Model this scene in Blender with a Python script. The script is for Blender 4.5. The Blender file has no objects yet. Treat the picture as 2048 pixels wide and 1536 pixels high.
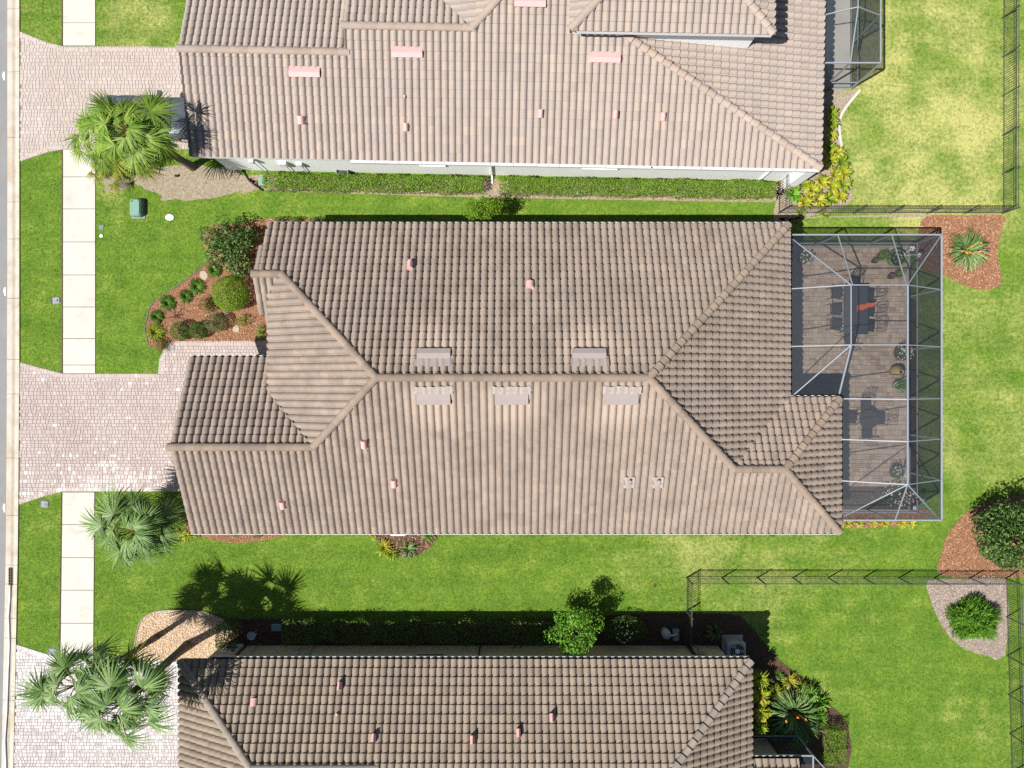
import bpy, math, random
import numpy as np
from mathutils import Vector, Matrix

# ------------------------------------------------------------------ camera, sky, sun, exposure
SC = bpy.context.scene
COL = SC.collection
CH = 36.0            # drone height above the lawn (m)
FPX = 1473.0         # focal length in photograph pixels (2048 wide)
cam_d = bpy.data.cameras.new("camera"); cam = bpy.data.objects.new("camera", cam_d); COL.objects.link(cam)
cam.location = (0, 0, CH); cam.rotation_euler = (0, 0, 0)
cam_d.sensor_fit = 'HORIZONTAL'; cam_d.angle = 2 * math.atan(1024 / FPX)
cam_d.clip_end = 2000
SC.camera = cam

SUN_TO = Vector((-1.81, -1.06, 3.2)).normalized()
w = bpy.data.worlds.new("World"); SC.world = w; w.use_nodes = True
wn = w.node_tree.nodes; wl = w.node_tree.links
sky = wn.new("ShaderNodeTexSky"); sky.sky_type = 'NISHITA'; sky.sun_disc = False
sky.sun_elevation = math.asin(SUN_TO.z); sky.sun_rotation = math.atan2(SUN_TO.x, SUN_TO.y) % (2 * math.pi)
bg = wn["Background"]; bg.inputs[1].default_value = 0.052
wl.new(sky.outputs[0], bg.inputs[0])
sun_d = bpy.data.lights.new("sun", 'SUN'); sun = bpy.data.objects.new("sun", sun_d); COL.objects.link(sun)
sun_d.energy = 5.0; sun_d.angle = math.radians(0.5); sun_d.color = (1.0, 0.955, 0.89)
sun.rotation_euler = (-SUN_TO).to_track_quat('-Z', 'Y').to_euler(); sun.location = (-30, -20, 60)
SC.view_settings.view_transform = 'Standard'; SC.view_settings.look = 'None'
SC.view_settings.gamma = 1; SC.view_settings.exposure = 0.62
SC.render.engine = 'CYCLES'
SC.cycles.max_bounces = 6; SC.cycles.transparent_max_bounces = 12
SC.cycles.use_denoising = False

R = random.Random(7)
NPR = np.random.default_rng(11)

def G(px, py, z=0.0):
    """point seen at photograph pixel (px, py) that stands at height z"""
    k = (CH - z) / FPX
    return Vector(((px - 1024) * k, (768 - py) * k, z))

# ------------------------------------------------------------------ mesh builder
class MB:
    def __init__(s): s.v = []; s.f = []; s.t = []; s.m = []
    def add(s, vs, fs, tint=0.5, mi=0):
        o = len(s.v); s.v.extend([tuple(p) for p in vs]); s.t.extend([tint] * len(vs))
        for f in fs: s.f.append(tuple(i + o for i in f)); s.m.append(mi)
        return s
    def box(s, a, b, tint=0.5, mi=0):
        x0, y0, z0 = [min(a[i], b[i]) for i in range(3)]; x1, y1, z1 = [max(a[i], b[i]) for i in range(3)]
        return s.add([(x0,y0,z0),(x1,y0,z0),(x1,y1,z0),(x0,y1,z0),(x0,y0,z1),(x1,y0,z1),(x1,y1,z1),(x0,y1,z1)],
                     [(0,3,2,1),(4,5,6,7),(0,1,5,4),(1,2,6,5),(2,3,7,6),(3,0,4,7)], tint, mi)
    def cbox(s, x0, x1, y0, y1, z0, z1, c=0.01, tint=0.5, mi=0):
        """box with chamfered top and vertical edges (octagonal plan)"""
        d = c
        def ring(ins, z):
            a0, a1, b0, b1 = x0 + ins, x1 - ins, y0 + ins, y1 - ins
            return [(a0+d,b0,z),(a1-d,b0,z),(a1,b0+d,z),(a1,b1-d,z),(a1-d,b1,z),(a0+d,b1,z),(a0,b1-d,z),(a0,b0+d,z)]
        v = ring(0, z0) + ring(0, z1 - c) + ring(c * .7, z1)
        f = [tuple(range(7, -1, -1)), tuple(range(16, 24))]
        for k in (0, 8):
            for i in range(8): f.append((k+i, k+(i+1) % 8, k+8+(i+1) % 8, k+8+i))
        return s.add(v, f, tint, mi)
    def beam(s, p, q, w, h, tint=0.5, up=(0, 0, 1), mi=0):
        p = Vector(p); q = Vector(q); d = (q - p).normalized(); u = Vector(up)
        if abs(d.dot(u)) > .98: u = Vector((0, 1, 0))
        r = d.cross(u).normalized() * (w / 2); n = r.cross(d).normalized() * (h / 2)
        v = [p - r - n, p + r - n, p + r + n, p - r + n, q - r - n, q + r - n, q + r + n, q - r + n]
        return s.add(v, [(0,1,2,3),(4,7,6,5),(0,4,5,1),(1,5,6,2),(2,6,7,3),(3,7,4,0)], tint, mi)
    def tube(s, pts, rad, n=8, tint=0.5, cap=True, mi=0):
        pts = [Vector(p) for p in pts]; L = len(pts); vs = []; ref = None
        for i, p in enumerate(pts):
            d = (pts[min(i + 1, L - 1)] - pts[max(i - 1, 0)]).normalized()
            if ref is None: ref = Vector((0, 0, 1)) if abs(d.z) < .9 else Vector((1, 0, 0))
            a = d.cross(ref).normalized(); b = a.cross(d).normalized(); ref = b
            r = rad(i / (L - 1)) if callable(rad) else rad
            for k in range(n):
                t = 2 * math.pi * k / n; vs.append(p + a * (math.cos(t) * r) + b * (math.sin(t) * r))
        fs = []
        for i in range(L - 1):
            for k in range(n): fs.append((i*n+k, i*n+(k+1) % n, (i+1)*n+(k+1) % n, (i+1)*n+k))
        if cap: fs.append(tuple(range(n-1, -1, -1))); fs.append(tuple((L-1)*n + k for k in range(n)))
        return s.add(vs, fs, tint, mi)
    def lathe(s, prof, c=(0, 0, 0), n=20, tint=0.5, sx=1, sy=1, mi=0):
        vs = []; fs = []
        for r, z in prof:
            for k in range(n):
                t = 2 * math.pi * k / n; vs.append((c[0] + r*sx*math.cos(t), c[1] + r*sy*math.sin(t), c[2] + z))
        for i in range(len(prof) - 1):
            for k in range(n): fs.append((i*n+k, i*n+(k+1) % n, (i+1)*n+(k+1) % n, (i+1)*n+k))
        if prof[0][0] > 0: fs.append(tuple(range(n-1, -1, -1)))
        if prof[-1][0] > 0: fs.append(tuple((len(prof)-1)*n + k for k in range(n)))
        return s.add(vs, fs, tint, mi)
    def prism(s, poly, z0, z1, tint=0.5, mi=0):
        """poly: plan points (any order); z0, z1 numbers or functions of (x, y)"""
        a = sum(poly[i][0]*poly[(i+1) % len(poly)][1] - poly[(i+1) % len(poly)][0]*poly[i][1] for i in range(len(poly)))
        if a < 0: poly = poly[::-1]
        n = len(poly); g0 = z0 if callable(z0) else (lambda x, y: z0); g1 = z1 if callable(z1) else (lambda x, y: z1)
        v = [(p[0], p[1], g0(p[0], p[1])) for p in poly] + [(p[0], p[1], g1(p[0], p[1])) for p in poly]
        f = [tuple(range(n-1, -1, -1)), tuple(range(n, 2*n))] + [(i, (i+1) % n, n+(i+1) % n, n+i) for i in range(n)]
        return s.add(v, f, tint, mi)
    def mesh(s, name, mat, off=(0, 0, 0), smooth=False):
        me = bpy.data.meshes.new(name)
        V = np.array(s.v, dtype=np.float64).reshape(-1, 3) - np.array(off, dtype=np.float64)
        me.from_pydata(V.tolist(), [], s.f)
        at = me.attributes.new("tint", 'FLOAT', 'POINT'); at.data.foreach_set("value", np.array(s.t, dtype=np.float32))
        mats = mat if isinstance(mat, (list, tuple)) else [mat]
        for m in mats: me.materials.append(m)
        if len(mats) > 1: me.polygons.foreach_set("material_index", s.m)
        if smooth: me.polygons.foreach_set("use_smooth", [True] * len(me.polygons))
        me.update(); return me
    def build(s, name, mat, parent=None, smooth=False):
        off = org(parent)
        return link(bpy.data.objects.new(name, s.mesh(name, mat, off, smooth)), parent)

def np_mesh(name, V, F, T, mat, smooth=False):
    """V (n,3); F list of face index arrays grouped by size [(k,4) or (k,3) arrays]; T tint per vertex"""
    me = bpy.data.meshes.new(name)
    loops = np.concatenate([f.reshape(-1) for f in F]); sizes = np.concatenate([np.full(len(f), f.shape[1]) for f in F])
    me.vertices.add(len(V)); me.vertices.foreach_set("co", np.asarray(V, dtype=np.float32).reshape(-1))
    me.loops.add(len(loops)); me.loops.foreach_set("vertex_index", loops.astype(np.int32))
    me.polygons.add(len(sizes)); starts = np.concatenate([[0], np.cumsum(sizes)[:-1]])
    me.polygons.foreach_set("loop_start", starts.astype(np.int32)); me.polygons.foreach_set("loop_total", sizes.astype(np.int32))
    at = me.attributes.new("tint", 'FLOAT', 'POINT'); at.data.foreach_set("value", np.asarray(T, dtype=np.float32))
    me.materials.append(mat)
    if smooth: me.polygons.foreach_set("use_smooth", np.ones(len(sizes), dtype=bool))
    me.update(calc_edges=True); me.validate(); return me

ORG = {}
def org(parent): return ORG.get(parent.name, (0, 0, 0)) if parent is not None else (0, 0, 0)
def link(o, parent=None):
    COL.objects.link(o)
    if parent is not None: o.parent = parent; ORG[o.name] = org(parent)
    return o
def tag(o, label=None, cat=None, group=None, kind=None):
    if label: o["label"] = label
    if cat: o["category"] = cat
    if group: o["group"] = group
    if kind: o["kind"] = kind
    return o
def thing(name, loc, label, cat, group=None, rz=0.0, world=False):
    """Empty at a thing's base. world=True: parts are built in world coordinates"""
    o = bpy.data.objects.new(name, None); o.empty_display_size = .2; COL.objects.link(o)
    o.location = loc; o.rotation_euler = (0, 0, rz)
    if world: ORG[o.name] = tuple(loc)
    return tag(o, label, cat, group)
def piece(name, me, parent, loc=(0, 0, 0), rot=None, scale=None, mat=None):
    """one piece sharing mesh data; loc in world coordinates of a world-built parent"""
    o = bpy.data.objects.new(name, me); link(o, parent); g = org(parent)
    if mat is not None:
        M = mat.copy(); M.translation = M.translation - Vector(g); o.matrix_local = M
    else:
        o.location = Vector(loc) - Vector(g)
        if rot is not None: o.rotation_euler = rot
        if scale is not None: o.scale = scale
    return o
def copy_tree(o, parent=None):
    c = o.copy(); COL.objects.link(c)
    if parent is not None: c.parent = parent
    for ch in list(o.children): copy_tree(ch, c)
    return c

# ------------------------------------------------------------------ materials
def lin(*c):
    return tuple((x/255/12.92 if x/255 <= .04045 else ((x/255+.055)/1.055)**2.4) for x in c)
class NT:
    def __init__(s, name):
        s.m = bpy.data.materials.new(name); s.m.use_nodes = True; s.t = s.m.node_tree; s.n = s.t.nodes
        s.b = s.n["Principled BSDF"]; s.out = s.n["Material Output"]
        s.pos = s.n.new("ShaderNodeNewGeometry").outputs["Position"]
    def L(s, a, b): s.t.links.new(a, b)
    def val(s, x, inp):
        if isinstance(x, (int, float)): inp.default_value = x
        elif isinstance(x, tuple): inp.default_value = (*x, 1) if len(x) == 3 else x
        else: s.L(x, inp)
    def noise(s, scale, detail=3, rough=.6, vec=None, out="Fac"):
        n = s.n.new("ShaderNodeTexNoise"); n.inputs["Scale"].default_value = scale
        n.inputs["Detail"].default_value = detail; n.inputs["Roughness"].default_value = rough
        s.L(vec or s.pos, n.inputs["Vector"]); return n.outputs[out]
    def mapr(s, x, a, b, c=0., d=1., smooth=False):
        n = s.n.new("ShaderNodeMapRange"); n.clamp = True
        if smooth: n.interpolation_type = 'SMOOTHSTEP'
        for i, q in enumerate((x, a, b, c, d)): s.val(q, n.inputs[i])
        return n.outputs[0]
    def mix(s, f, a, b, mode='MIX'):
        n = s.n.new("ShaderNodeMix"); n.data_type = 'RGBA'; n.blend_type = mode
        s.val(f, n.inputs[0]); s.val(a, n.inputs[6]); s.val(b, n.inputs[7]); return n.outputs[2]
    def math(s, op, a, b=0.):
        n = s.n.new("ShaderNodeMath"); n.operation = op; s.val(a, n.inputs[0]); s.val(b, n.inputs[1]); return n.outputs[0]
    def tint(s):
        n = s.n.new("ShaderNodeAttribute"); n.attribute_name = "tint"; return n.outputs["Fac"]
    def ramp(s, x, stops):
        n = s.n.new("ShaderNodeValToRGB"); e = n.color_ramp.elements
        while len(e) < len(stops): e.new(.5)
        for el, (p, c) in zip(e, stops): el.position = p; el.color = (*c, 1)
        s.val(x, n.inputs[0]); return n.outputs[0]
    def bump(s, h, strength=.4, dist=.01):
        n = s.n.new("ShaderNodeBump"); n.inputs["Strength"].default_value = strength; n.inputs["Distance"].default_value = dist
        s.L(h, n.inputs["Height"]); s.L(n.outputs[0], s.b.inputs["Normal"])
    def dist(s, c):
        n = s.n.new("ShaderNodeVectorMath"); n.operation = 'DISTANCE'; s.L(s.pos, n.inputs[0]); n.inputs[1].default_value = c
        return n.outputs["Value"]
    def done(s, col, rough=.8, metal=0., spec=.3):
        s.val(col, s.b.inputs["Base Color"]); s.val(rough, s.b.inputs["Roughness"]); s.b.inputs["Metallic"].default_value = metal
        s.b.inputs["Specular IOR Level"].default_value = spec; return s.m

def plain(name, c1, c2=None, scale=4., rough=.7, bump=0., bscale=60., metal=0., spec=.3, vary=.0):
    k = NT(name); c2 = c2 or tuple(x * .8 for x in c1)
    col = k.mix(k.mapr(k.noise(scale, 4), .3, .7), c1, c2)
    if vary:
        t = k.mapr(k.tint(), 0., 1., 1 - vary, 1 + vary)
        n = k.n.new("ShaderNodeVectorMath"); n.operation = 'SCALE'; k.L(col, n.inputs[0]); k.L(t, n.inputs["Scale"]); col = n.outputs[0]
    if bump: k.bump(k.noise(bscale, 3), bump, .01)
    return k.done(col, rough, metal, spec)

def leafmat(name, cols, trans=.28, rough=.6, spec=.2):
    """leaf colour from the per-leaf tint; light passes through thin leaves"""
    k = NT(name); n = len(cols)
    col = k.ramp(k.tint(), [(i / max(1, n - 1), c) for i, c in enumerate(cols)])
    col = k.mix(k.mapr(k.noise(9, 2), .35, .7), col, k.mix(1., col, (.72, .76, .7), 'MULTIPLY'))
    k.done(col, rough, 0, spec)
    tr = k.n.new("ShaderNodeBsdfTranslucent"); k.L(col, tr.inputs[0])
    mx = k.n.new("ShaderNodeMixShader"); mx.inputs[0].default_value = trans
    k.L(k.b.outputs[0], mx.inputs[1]); k.L(tr.outputs[0], mx.inputs[2]); k.L(mx.outputs[0], k.out.inputs[0])
    return k.m

M = {}
def grass_color(k, blade):
    big = k.noise(.16, 3, .55); mid = k.noise(.9, 4, .65); fine = k.noise(6., 3, .7); vf = k.noise(30., 2, .7)
    mp = k.n.new('ShaderNodeMapping'); mp.inputs['Scale'].default_value = (.10, 1.5, 1); mp.inputs['Rotation'].default_value = (0, 0, .03); k.L(k.pos, mp.inputs['Vector'])
    stripe = k.noise(1., 2, .5, mp.outputs[0]); weed = k.noise(2.6, 2, .5)
    dry = k.math('ADD', k.mapr(big, .45, .75, 0, .18), k.mapr(mid, .5, .75, 0, .28)); dry = k.math('ADD', dry, k.mapr(stripe, .45, .75, 0, .16))
    for (px, py, r, a) in ((1840, 200, 10, .62), (1900, 380, 7, .3), (1760, 60, 5, .2), (275, 45, 2.8, .62), (1950, 800, 8, .34), (1350, 1120, 6, .2),
                           (1560, 1090, 7, .16), (1990, 1450, 3.4, .2), (70, 80, 3, .22), (1760, 440, 3, .25), (220, 360, 1.6, .3), (1450, 1200, 4, .14)):
        p = G(px, py)
        dry = k.math('ADD', dry, k.mapr(k.dist(p), r, r * .25, 0, a, True))
    dry = k.math('MULTIPLY', dry, k.mapr(k.noise(.42, 3, .6), .36, .62, .35, 1.2))
    dry = k.math('MULTIPLY', dry, k.mapr(fine, .3, .65, .35, 1.25))
    g = k.mix(k.mapr(mid, .35, .68), (.104, .200, .020), (.210, .295, .038))
    g = k.mix(k.mapr(fine, .36, .64), k.mix(1., g, (.55, .64, .55), 'MULTIPLY'), g)
    g = k.mix(k.mapr(vf, .35, .65, 0, .5), g, (.15, .25, .035))
    g = k.mix(k.mapr(stripe, .3, .6, .6, 0), g, k.mix(1., g, (.72, .80, .8), 'MULTIPLY')); g = k.mix(k.mapr(weed, .64, .74, 0, .4), g, (.045, .10, .02))
    c = k.mix(k.mapr(dry, .12, 1.0, 0, .92), g, k.mix(k.mapr(vf, .35, .65), (.37, .38, .10), (.47, .43, .20)))
    if blade:
        n = k.n.new("ShaderNodeVectorMath"); n.operation = 'SCALE'; k.L(c, n.inputs[0]); k.L(k.mapr(k.tint(), 0, 1, .62, 1.9), n.inputs["Scale"]); c = n.outputs[0]
    else:
        k.bump(vf, .9, .03)
    return c
k = NT("lawn"); M['lawn'] = k.done(grass_color(k, False), .9, 0, .1)
k = NT("grass_blade"); gc = grass_color(k, True); k.done(gc, .6, 0, .2)
tr = k.n.new("ShaderNodeBsdfTranslucent"); k.L(gc, tr.inputs[0]); mx = k.n.new("ShaderNodeMixShader"); mx.inputs[0].default_value = .35
k.L(k.b.outputs[0], mx.inputs[1]); k.L(tr.outputs[0], mx.inputs[2]); k.L(mx.outputs[0], k.out.inputs[0]); M['blade'] = k.m

def tilemat(name, cols, stain, amount, clean=()):
    k = NT(name)
    c = k.ramp(k.tint(), [(i / (len(cols) - 1), q) for i, q in enumerate(cols)])
    c = k.mix(k.mapr(k.noise(1.1, 5, .7), .42, .74, 0, amount * 1.25), c, stain)
    c = k.mix(k.mapr(k.noise(14, 4, .75), .52, .74, 0, amount * .9), c, stain)
    c = k.mix(k.mapr(k.noise(70, 2), .35, .65, 0, .22), c, tuple(x * .7 for x in cols[0]))
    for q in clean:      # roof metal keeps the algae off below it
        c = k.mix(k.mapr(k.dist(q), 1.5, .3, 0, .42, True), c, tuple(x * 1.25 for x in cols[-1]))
    k.bump(k.noise(90, 3), .35, .006)
    return k.done(c, .82, 0, .25)
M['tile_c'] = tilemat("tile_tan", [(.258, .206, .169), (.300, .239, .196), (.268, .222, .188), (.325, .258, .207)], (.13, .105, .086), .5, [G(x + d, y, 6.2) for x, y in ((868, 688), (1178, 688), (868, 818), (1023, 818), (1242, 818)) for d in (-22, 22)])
M['tile_n'] = tilemat("tile_rose", [(.315, .268, .235), (.371, .307, .263), (.329, .287, .259), (.395, .322, .268)], (.25, .21, .185), .3)
M['tile_s'] = tilemat("tile_buff", [(.218, .176, .139), (.265, .214, .166), (.290, .235, .179), (.244, .196, .153)], (.14, .115, .092), .45)
M['cap_c'] = tilemat("cap_tan", [(.230, .179, .140), (.308, .235, .179), (.267, .212, .170)], (.16, .13, .105), .4)
M['cap_n'] = tilemat("cap_rose", [(.33, .265, .222), (.40, .315, .258), (.36, .30, .262)], (.26, .21, .18), .3)
M['cap_s'] = tilemat("cap_buff", [(.235, .205, .175), (.29, .247, .205), (.26, .222, .186)], (.16, .138, .116), .4)
M['deck'] = plain("roof_underlay", (.07, .06, .055), rough=.95)
M['mortar'] = plain("mortar", (.46, .40, .35), rough=.9, bump=.4)
M['white_wall'] = plain("white_stucco", (.84, .86, .86), (.79, .81, .81), 1.5, .9, .3, 120)
M['tan_wall'] = plain("tan_stucco", (.54, .44, .325), (.50, .41, .30), 1.5, .9, .3, 120)
M['cream_wall'] = plain("cream_stucco", (.52, .46, .38), (.48, .42, .35), 1.5, .9, .3, 120)
M['white'] = plain("white_paint", (.78, .78, .78), (.7, .7, .7), 6, .5)
M['gutter_lip'] = plain('gutter_lip', (.5, .5, .5), rough=.5)
M['bronze'] = plain("dark_gutter", (.045, .045, .05), rough=.5)
M['pink'] = plain("pink_primer", (.62, .36, .35), (.56, .32, .31), 5, .6)
M['vent_grey'] = plain("grey_vent_paint", (.30, .262, .245), (.27, .235, .22), 5, .6)
M['lead'] = plain("flashing", (.335, .295, .27), (.27, .24, .22), 9, .7, .5, 30)
M['glass'] = plain("window_glass", (.03, .035, .04), rough=.12, spec=.6)
k = NT("sidewalk_concrete"); c = k.mix(k.mapr(k.noise(.8, 4), .3, .7), (.54, .515, .465), (.47, .445, .395))
c = k.mix(k.mapr(k.noise(1.6, 5, .7), .56, .78, 0, .6), c, (.38, .32, .235)); c = k.mix(k.mapr(k.noise(9, 4, .75), .60, .75, 0, .5), c, (.30, .275, .235)); c = k.mix(k.mapr(k.tint(), 0, 1, .16, 0), c, (.36, .34, .30))
k.bump(k.noise(70, 3), .35, .01); M['concrete'] = k.done(c, .9)
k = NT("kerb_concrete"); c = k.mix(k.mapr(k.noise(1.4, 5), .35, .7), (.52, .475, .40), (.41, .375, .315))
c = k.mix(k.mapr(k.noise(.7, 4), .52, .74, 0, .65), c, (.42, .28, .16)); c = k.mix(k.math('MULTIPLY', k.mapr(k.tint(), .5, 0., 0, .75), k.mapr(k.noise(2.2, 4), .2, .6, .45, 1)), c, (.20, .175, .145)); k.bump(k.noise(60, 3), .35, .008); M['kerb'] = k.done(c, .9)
k = NT("asphalt"); c = k.mix(k.mapr(k.noise(60, 3), .3, .7), (.16, .16, .16), (.25, .25, .247)); c = k.mix(k.mapr(k.noise(.6, 3), .4, .7, 0, .4), c, (.27, .27, .265))
k.bump(k.noise(80, 2), .6, .01); M['asphalt'] = k.done(c, .95)
M['edge_soil'] = plain("edge_soil", (.07, .048, .033), rough=1)
def pavermat(name, cols, wn, white_amt, white=(.54, .49, .47)):
    k = NT(name); c = k.ramp(k.tint(), [(i / (len(cols) - 1), q) for i, q in enumerate(cols)])
    c = k.mix(k.mapr(k.noise(25, 4), .35, .7, 0, .25), c, tuple(x * .72 for x in cols[0]))
    c = k.mix(k.mapr(k.noise(.35, 4), .45, .7, 0, wn), c, white); c = k.mix(k.mapr(k.noise(1.3, 5, .7), .58, .78, 0, .4), c, tuple(x * .62 for x in cols[0]))
    k.bump(k.noise(70, 3), .4, .006); return k.done(c, .9, 0, .2)
M['paver_n'] = pavermat("paver_rose", [(.40, .34, .305), (.435, .37, .33), (.415, .36, .335), (.46, .39, .345)], .25, 0)
M['paver_c'] = pavermat("paver_pink", [(.375, .31, .285), (.415, .345, .315), (.395, .34, .32), (.445, .38, .355), (.56, .535, .525)], .3, 0)
M['paver_s'] = pavermat("paver_pale", [(.40, .36, .345), (.49, .46, .45), (.54, .52, .515), (.60, .585, .585), (.64, .63, .63)], .3, 0)
M['paver_p'] = pavermat("paver_brown", [(.25, .19, .15), (.32, .245, .185), (.37, .285, .215), (.42, .33, .25), (.29, .24, .205)], .1, 0, (.36, .28, .22))
M['sand'] = plain("joint_sand", (.29, .255, .235), rough=1)
def chipmat(name, cols):
    k = NT(name); c = k.ramp(k.tint(), [(i / (len(cols) - 1), q) for i, q in enumerate(cols)]); return k.done(c, .9, 0, .15)
MUL = [(.11, .055, .032), (.24, .115, .062), (.33, .165, .092), (.40, .21, .125), (.52, .36, .24)]
M['chip'] = chipmat("bark_chip", MUL)
M['chip_g'] = chipmat("grey_chip", [(.17, .135, .11), (.29, .235, .20), (.37, .31, .27), (.46, .40, .36)])
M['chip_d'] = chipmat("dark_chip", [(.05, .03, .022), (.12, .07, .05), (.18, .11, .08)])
M['gravel'] = chipmat("river_gravel", [(.38, .26, .16), (.55, .40, .26), (.62, .48, .34), (.70, .60, .48)])
def soilmat(name, a, b):
    k = NT(name); c = k.mix(k.mapr(k.noise(9, 5, .75), .35, .68), a, b); k.bump(k.noise(22, 4), .9, .03); return k.done(c, 1, 0, .1)
M['mulch'] = soilmat("mulch", (.15, .075, .042), (.31, .16, .09))
M['mulch_g'] = soilmat("mulch_grey", (.20, .155, .125), (.33, .27, .23))
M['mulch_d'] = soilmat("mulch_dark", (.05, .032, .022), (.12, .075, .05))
M['soil'] = soilmat("bare_soil", (.20, .165, .115), (.37, .315, .235))
M['gravel_b'] = soilmat("gravel_base", (.33, .22, .13), (.50, .36, .23))
def screenmat(name, fac, col):
    k = NT(name); k.done(col, .6, 0, .3)
    tp = k.n.new("ShaderNodeBsdfTransparent"); mx = k.n.new("ShaderNodeMixShader"); mx.inputs[0].default_value = fac
    k.L(tp.outputs[0], mx.inputs[1]); k.L(k.b.outputs[0], mx.inputs[2]); k.L(mx.outputs[0], k.out.inputs[0]); return k.m
M['screen'] = screenmat("insect_screen", .40, (.032, .042, .058))
M['alu'] = plain("cage_aluminium", (.25, .275, .305), (.22, .245, .275), 3, .5, spec=.5)
M['fence'] = plain("fence_paint", (.05, .055, .05), (.065, .07, .065), 5, .5, spec=.5)
M['iron'] = plain("cast_iron", (.022, .022, .026), (.035, .035, .04), 20, .5, spec=.4)
M['trunk'] = plain("palm_trunk", (.17, .14, .11), (.10, .08, .065), 14, .95, .8, 25, vary=.3)
M['bark'] = plain("bark", (.12, .09, .07), (.08, .06, .05), 14, .95, .6, 25)
M['palm'] = leafmat("palm_leaf", [(.07, .145, .018), (.145, .265, .03), (.235, .36, .045), (.36, .44, .09)], .3, .55, .25)
M['palm_g'] = leafmat("palm_leaf_grey", [(.06, .125, .03), (.12, .225, .055), (.20, .32, .085), (.32, .42, .17)], .25, .5, .3)
M['palm_y'] = leafmat("palm_leaf_old", [(.12, .16, .02), (.22, .27, .03), (.35, .30, .05)], .25, .5)
M['stalk'] = plain("palm_stalk", (.22, .23, .06), (.25, .17, .06), 5, .7)
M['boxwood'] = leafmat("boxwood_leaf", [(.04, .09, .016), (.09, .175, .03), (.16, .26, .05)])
M['lime'] = leafmat("lime_leaf", [(.08, .18, .01), (.17, .31, .018), (.28, .42, .04)])
M['dark_leaf'] = leafmat("viburnum_leaf", [(.022, .05, .012), (.055, .115, .022), (.11, .20, .04), (.21, .32, .08)], .22, .5, .3)
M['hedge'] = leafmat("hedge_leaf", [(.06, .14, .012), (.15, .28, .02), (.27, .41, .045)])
M['olive'] = leafmat("olive_leaf", [(.08, .11, .035), (.15, .19, .06), (.25, .26, .12)])
M['rusty'] = leafmat("rusty_leaf", [(.06, .09, .02), (.12, .13, .03), (.22, .12, .05)])
M['bright'] = leafmat("bright_leaf", [(.06, .18, .015), (.15, .36, .03), (.31, .52, .08)], .3)
M['tuft'] = leafmat("tuft_leaf", [(.06, .16, .02), (.13, .28, .04), (.23, .40, .07)])
M['yellow'] = leafmat("yellow_leaf", [(.16, .24, .015), (.34, .38, .02), (.52, .47, .04), (.62, .52, .10)])
M['ylime'] = leafmat("ylime_leaf", [(.10, .20, .015), (.23, .33, .02), (.42, .44, .04)])
M['strap'] = leafmat("strap_leaf", [(.05, .105, .035), (.105, .20, .05), (.18, .30, .09), (.32, .42, .2)], .18, .5, .3)
M['tree_leaf'] = leafmat("magnolia_leaf", [(.02, .05, .012), (.05, .11, .02), (.10, .19, .035), (.18, .29, .08)], .25, .5, .3)
M['dead'] = leafmat("dead_leaf", [(.16, .10, .05), (.28, .18, .10)])
def flowermat(name, c): return plain(name, c, tuple(x * .85 for x in c), 9, .7)
M['fl_white'] = flowermat("petal_white", (.75, .72, .66)); M['fl_pink'] = flowermat("petal_pink", (.70, .40, .46)); M['fl_orange'] = flowermat("petal_orange", (.75, .27, .03))
# ------------------------------------------------------------------ plan helpers
SOFT = []
EXCL = []      # plan polygons where no grass grows
def gp(pts, z=0.): return [tuple(G(x, y, z)[:2]) for x, y in pts]
def smooth_poly(pts, n=4):
    """Catmull-Rom through plan points (closed)"""
    out = []; L = len(pts)
    for i in range(L):
        p0, p1, p2, p3 = [np.array(pts[(i + d) % L]) for d in (-1, 0, 1, 2)]
        for j in range(n):
            t = j / n
            out.append(tuple(.5 * ((2*p1) + (-p0+p2)*t + (2*p0-5*p1+4*p2-p3)*t*t + (-p0+3*p1-3*p2+p3)*t**3)))
    return out
def inside(poly, X, Y):
    c = np.zeros(len(X), bool); n = len(poly)
    for i in range(n):
        x0, y0 = poly[i]; x1, y1 = poly[(i + 1) % n]
        if y0 == y1: continue
        c ^= ((y0 > Y) != (y1 > Y)) & (X < (x1 - x0) * (Y - y0) / (y1 - y0) + x0)
    return c
def rand_in(poly, n):
    P = np.array(poly); a, b = P.min(0), P.max(0); out = np.zeros((0, 2))
    while len(out) < n:
        q = NPR.uniform(a, b, (max(64, n * 2), 2)); out = np.concatenate([out, q[inside(poly, q[:, 0], q[:, 1])]])
    return out[:n]
def area(poly): return abs(sum(poly[i][0]*poly[(i+1) % len(poly)][1] - poly[(i+1) % len(poly)][0]*poly[i][1] for i in range(len(poly)))) / 2

# ------------------------------------------------------------------ ground
g = MB(); g.add([(-400, -400, 0), (400, -400, 0), (400, 400, 0), (-400, 400, 0)], [(0, 1, 2, 3)])
tag(g.build("lawn", M['lawn']), kind="structure")

# road and mountable kerb: both follow the slightly bent edge of the street
inner = [(15,-400),(15,500),(14,800),(12,1100),(8,1290),(3,1536),(-3,1950)]
outer = [(40,-400),(40,750),(38,1000),(37,1100),(33,1300),(28,1536),(22,1950)]
def xat(line, y):
    for (x0, y0), (x1, y1) in zip(line, line[1:]):
        if y0 <= y <= y1: return x0 + (x1 - x0) * (y - y0) / (y1 - y0)
    return line[-1][0]
rd = gp(inner); rp = [(-34, rd[0][1])] + rd + [(-34, rd[-1][1])]
EXCL.append(gp([(-400,-400)] + [(p[0], p[1]) for p in outer] + [(-400, 1950)]))
m = MB(); m.add([(x, y, .004) for x, y in rp][::-1], [tuple(range(len(rp)))]); tag(m.build("road", M['asphalt']), kind="structure")
kerb = tag(MB().add([(x, y, .002) for x, y in gp(inner) + gp(outer)[::-1]][::-1], [tuple(range(len(inner) + len(outer)))]).build("kerb", M['edge_soil']), kind="structure")
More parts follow.
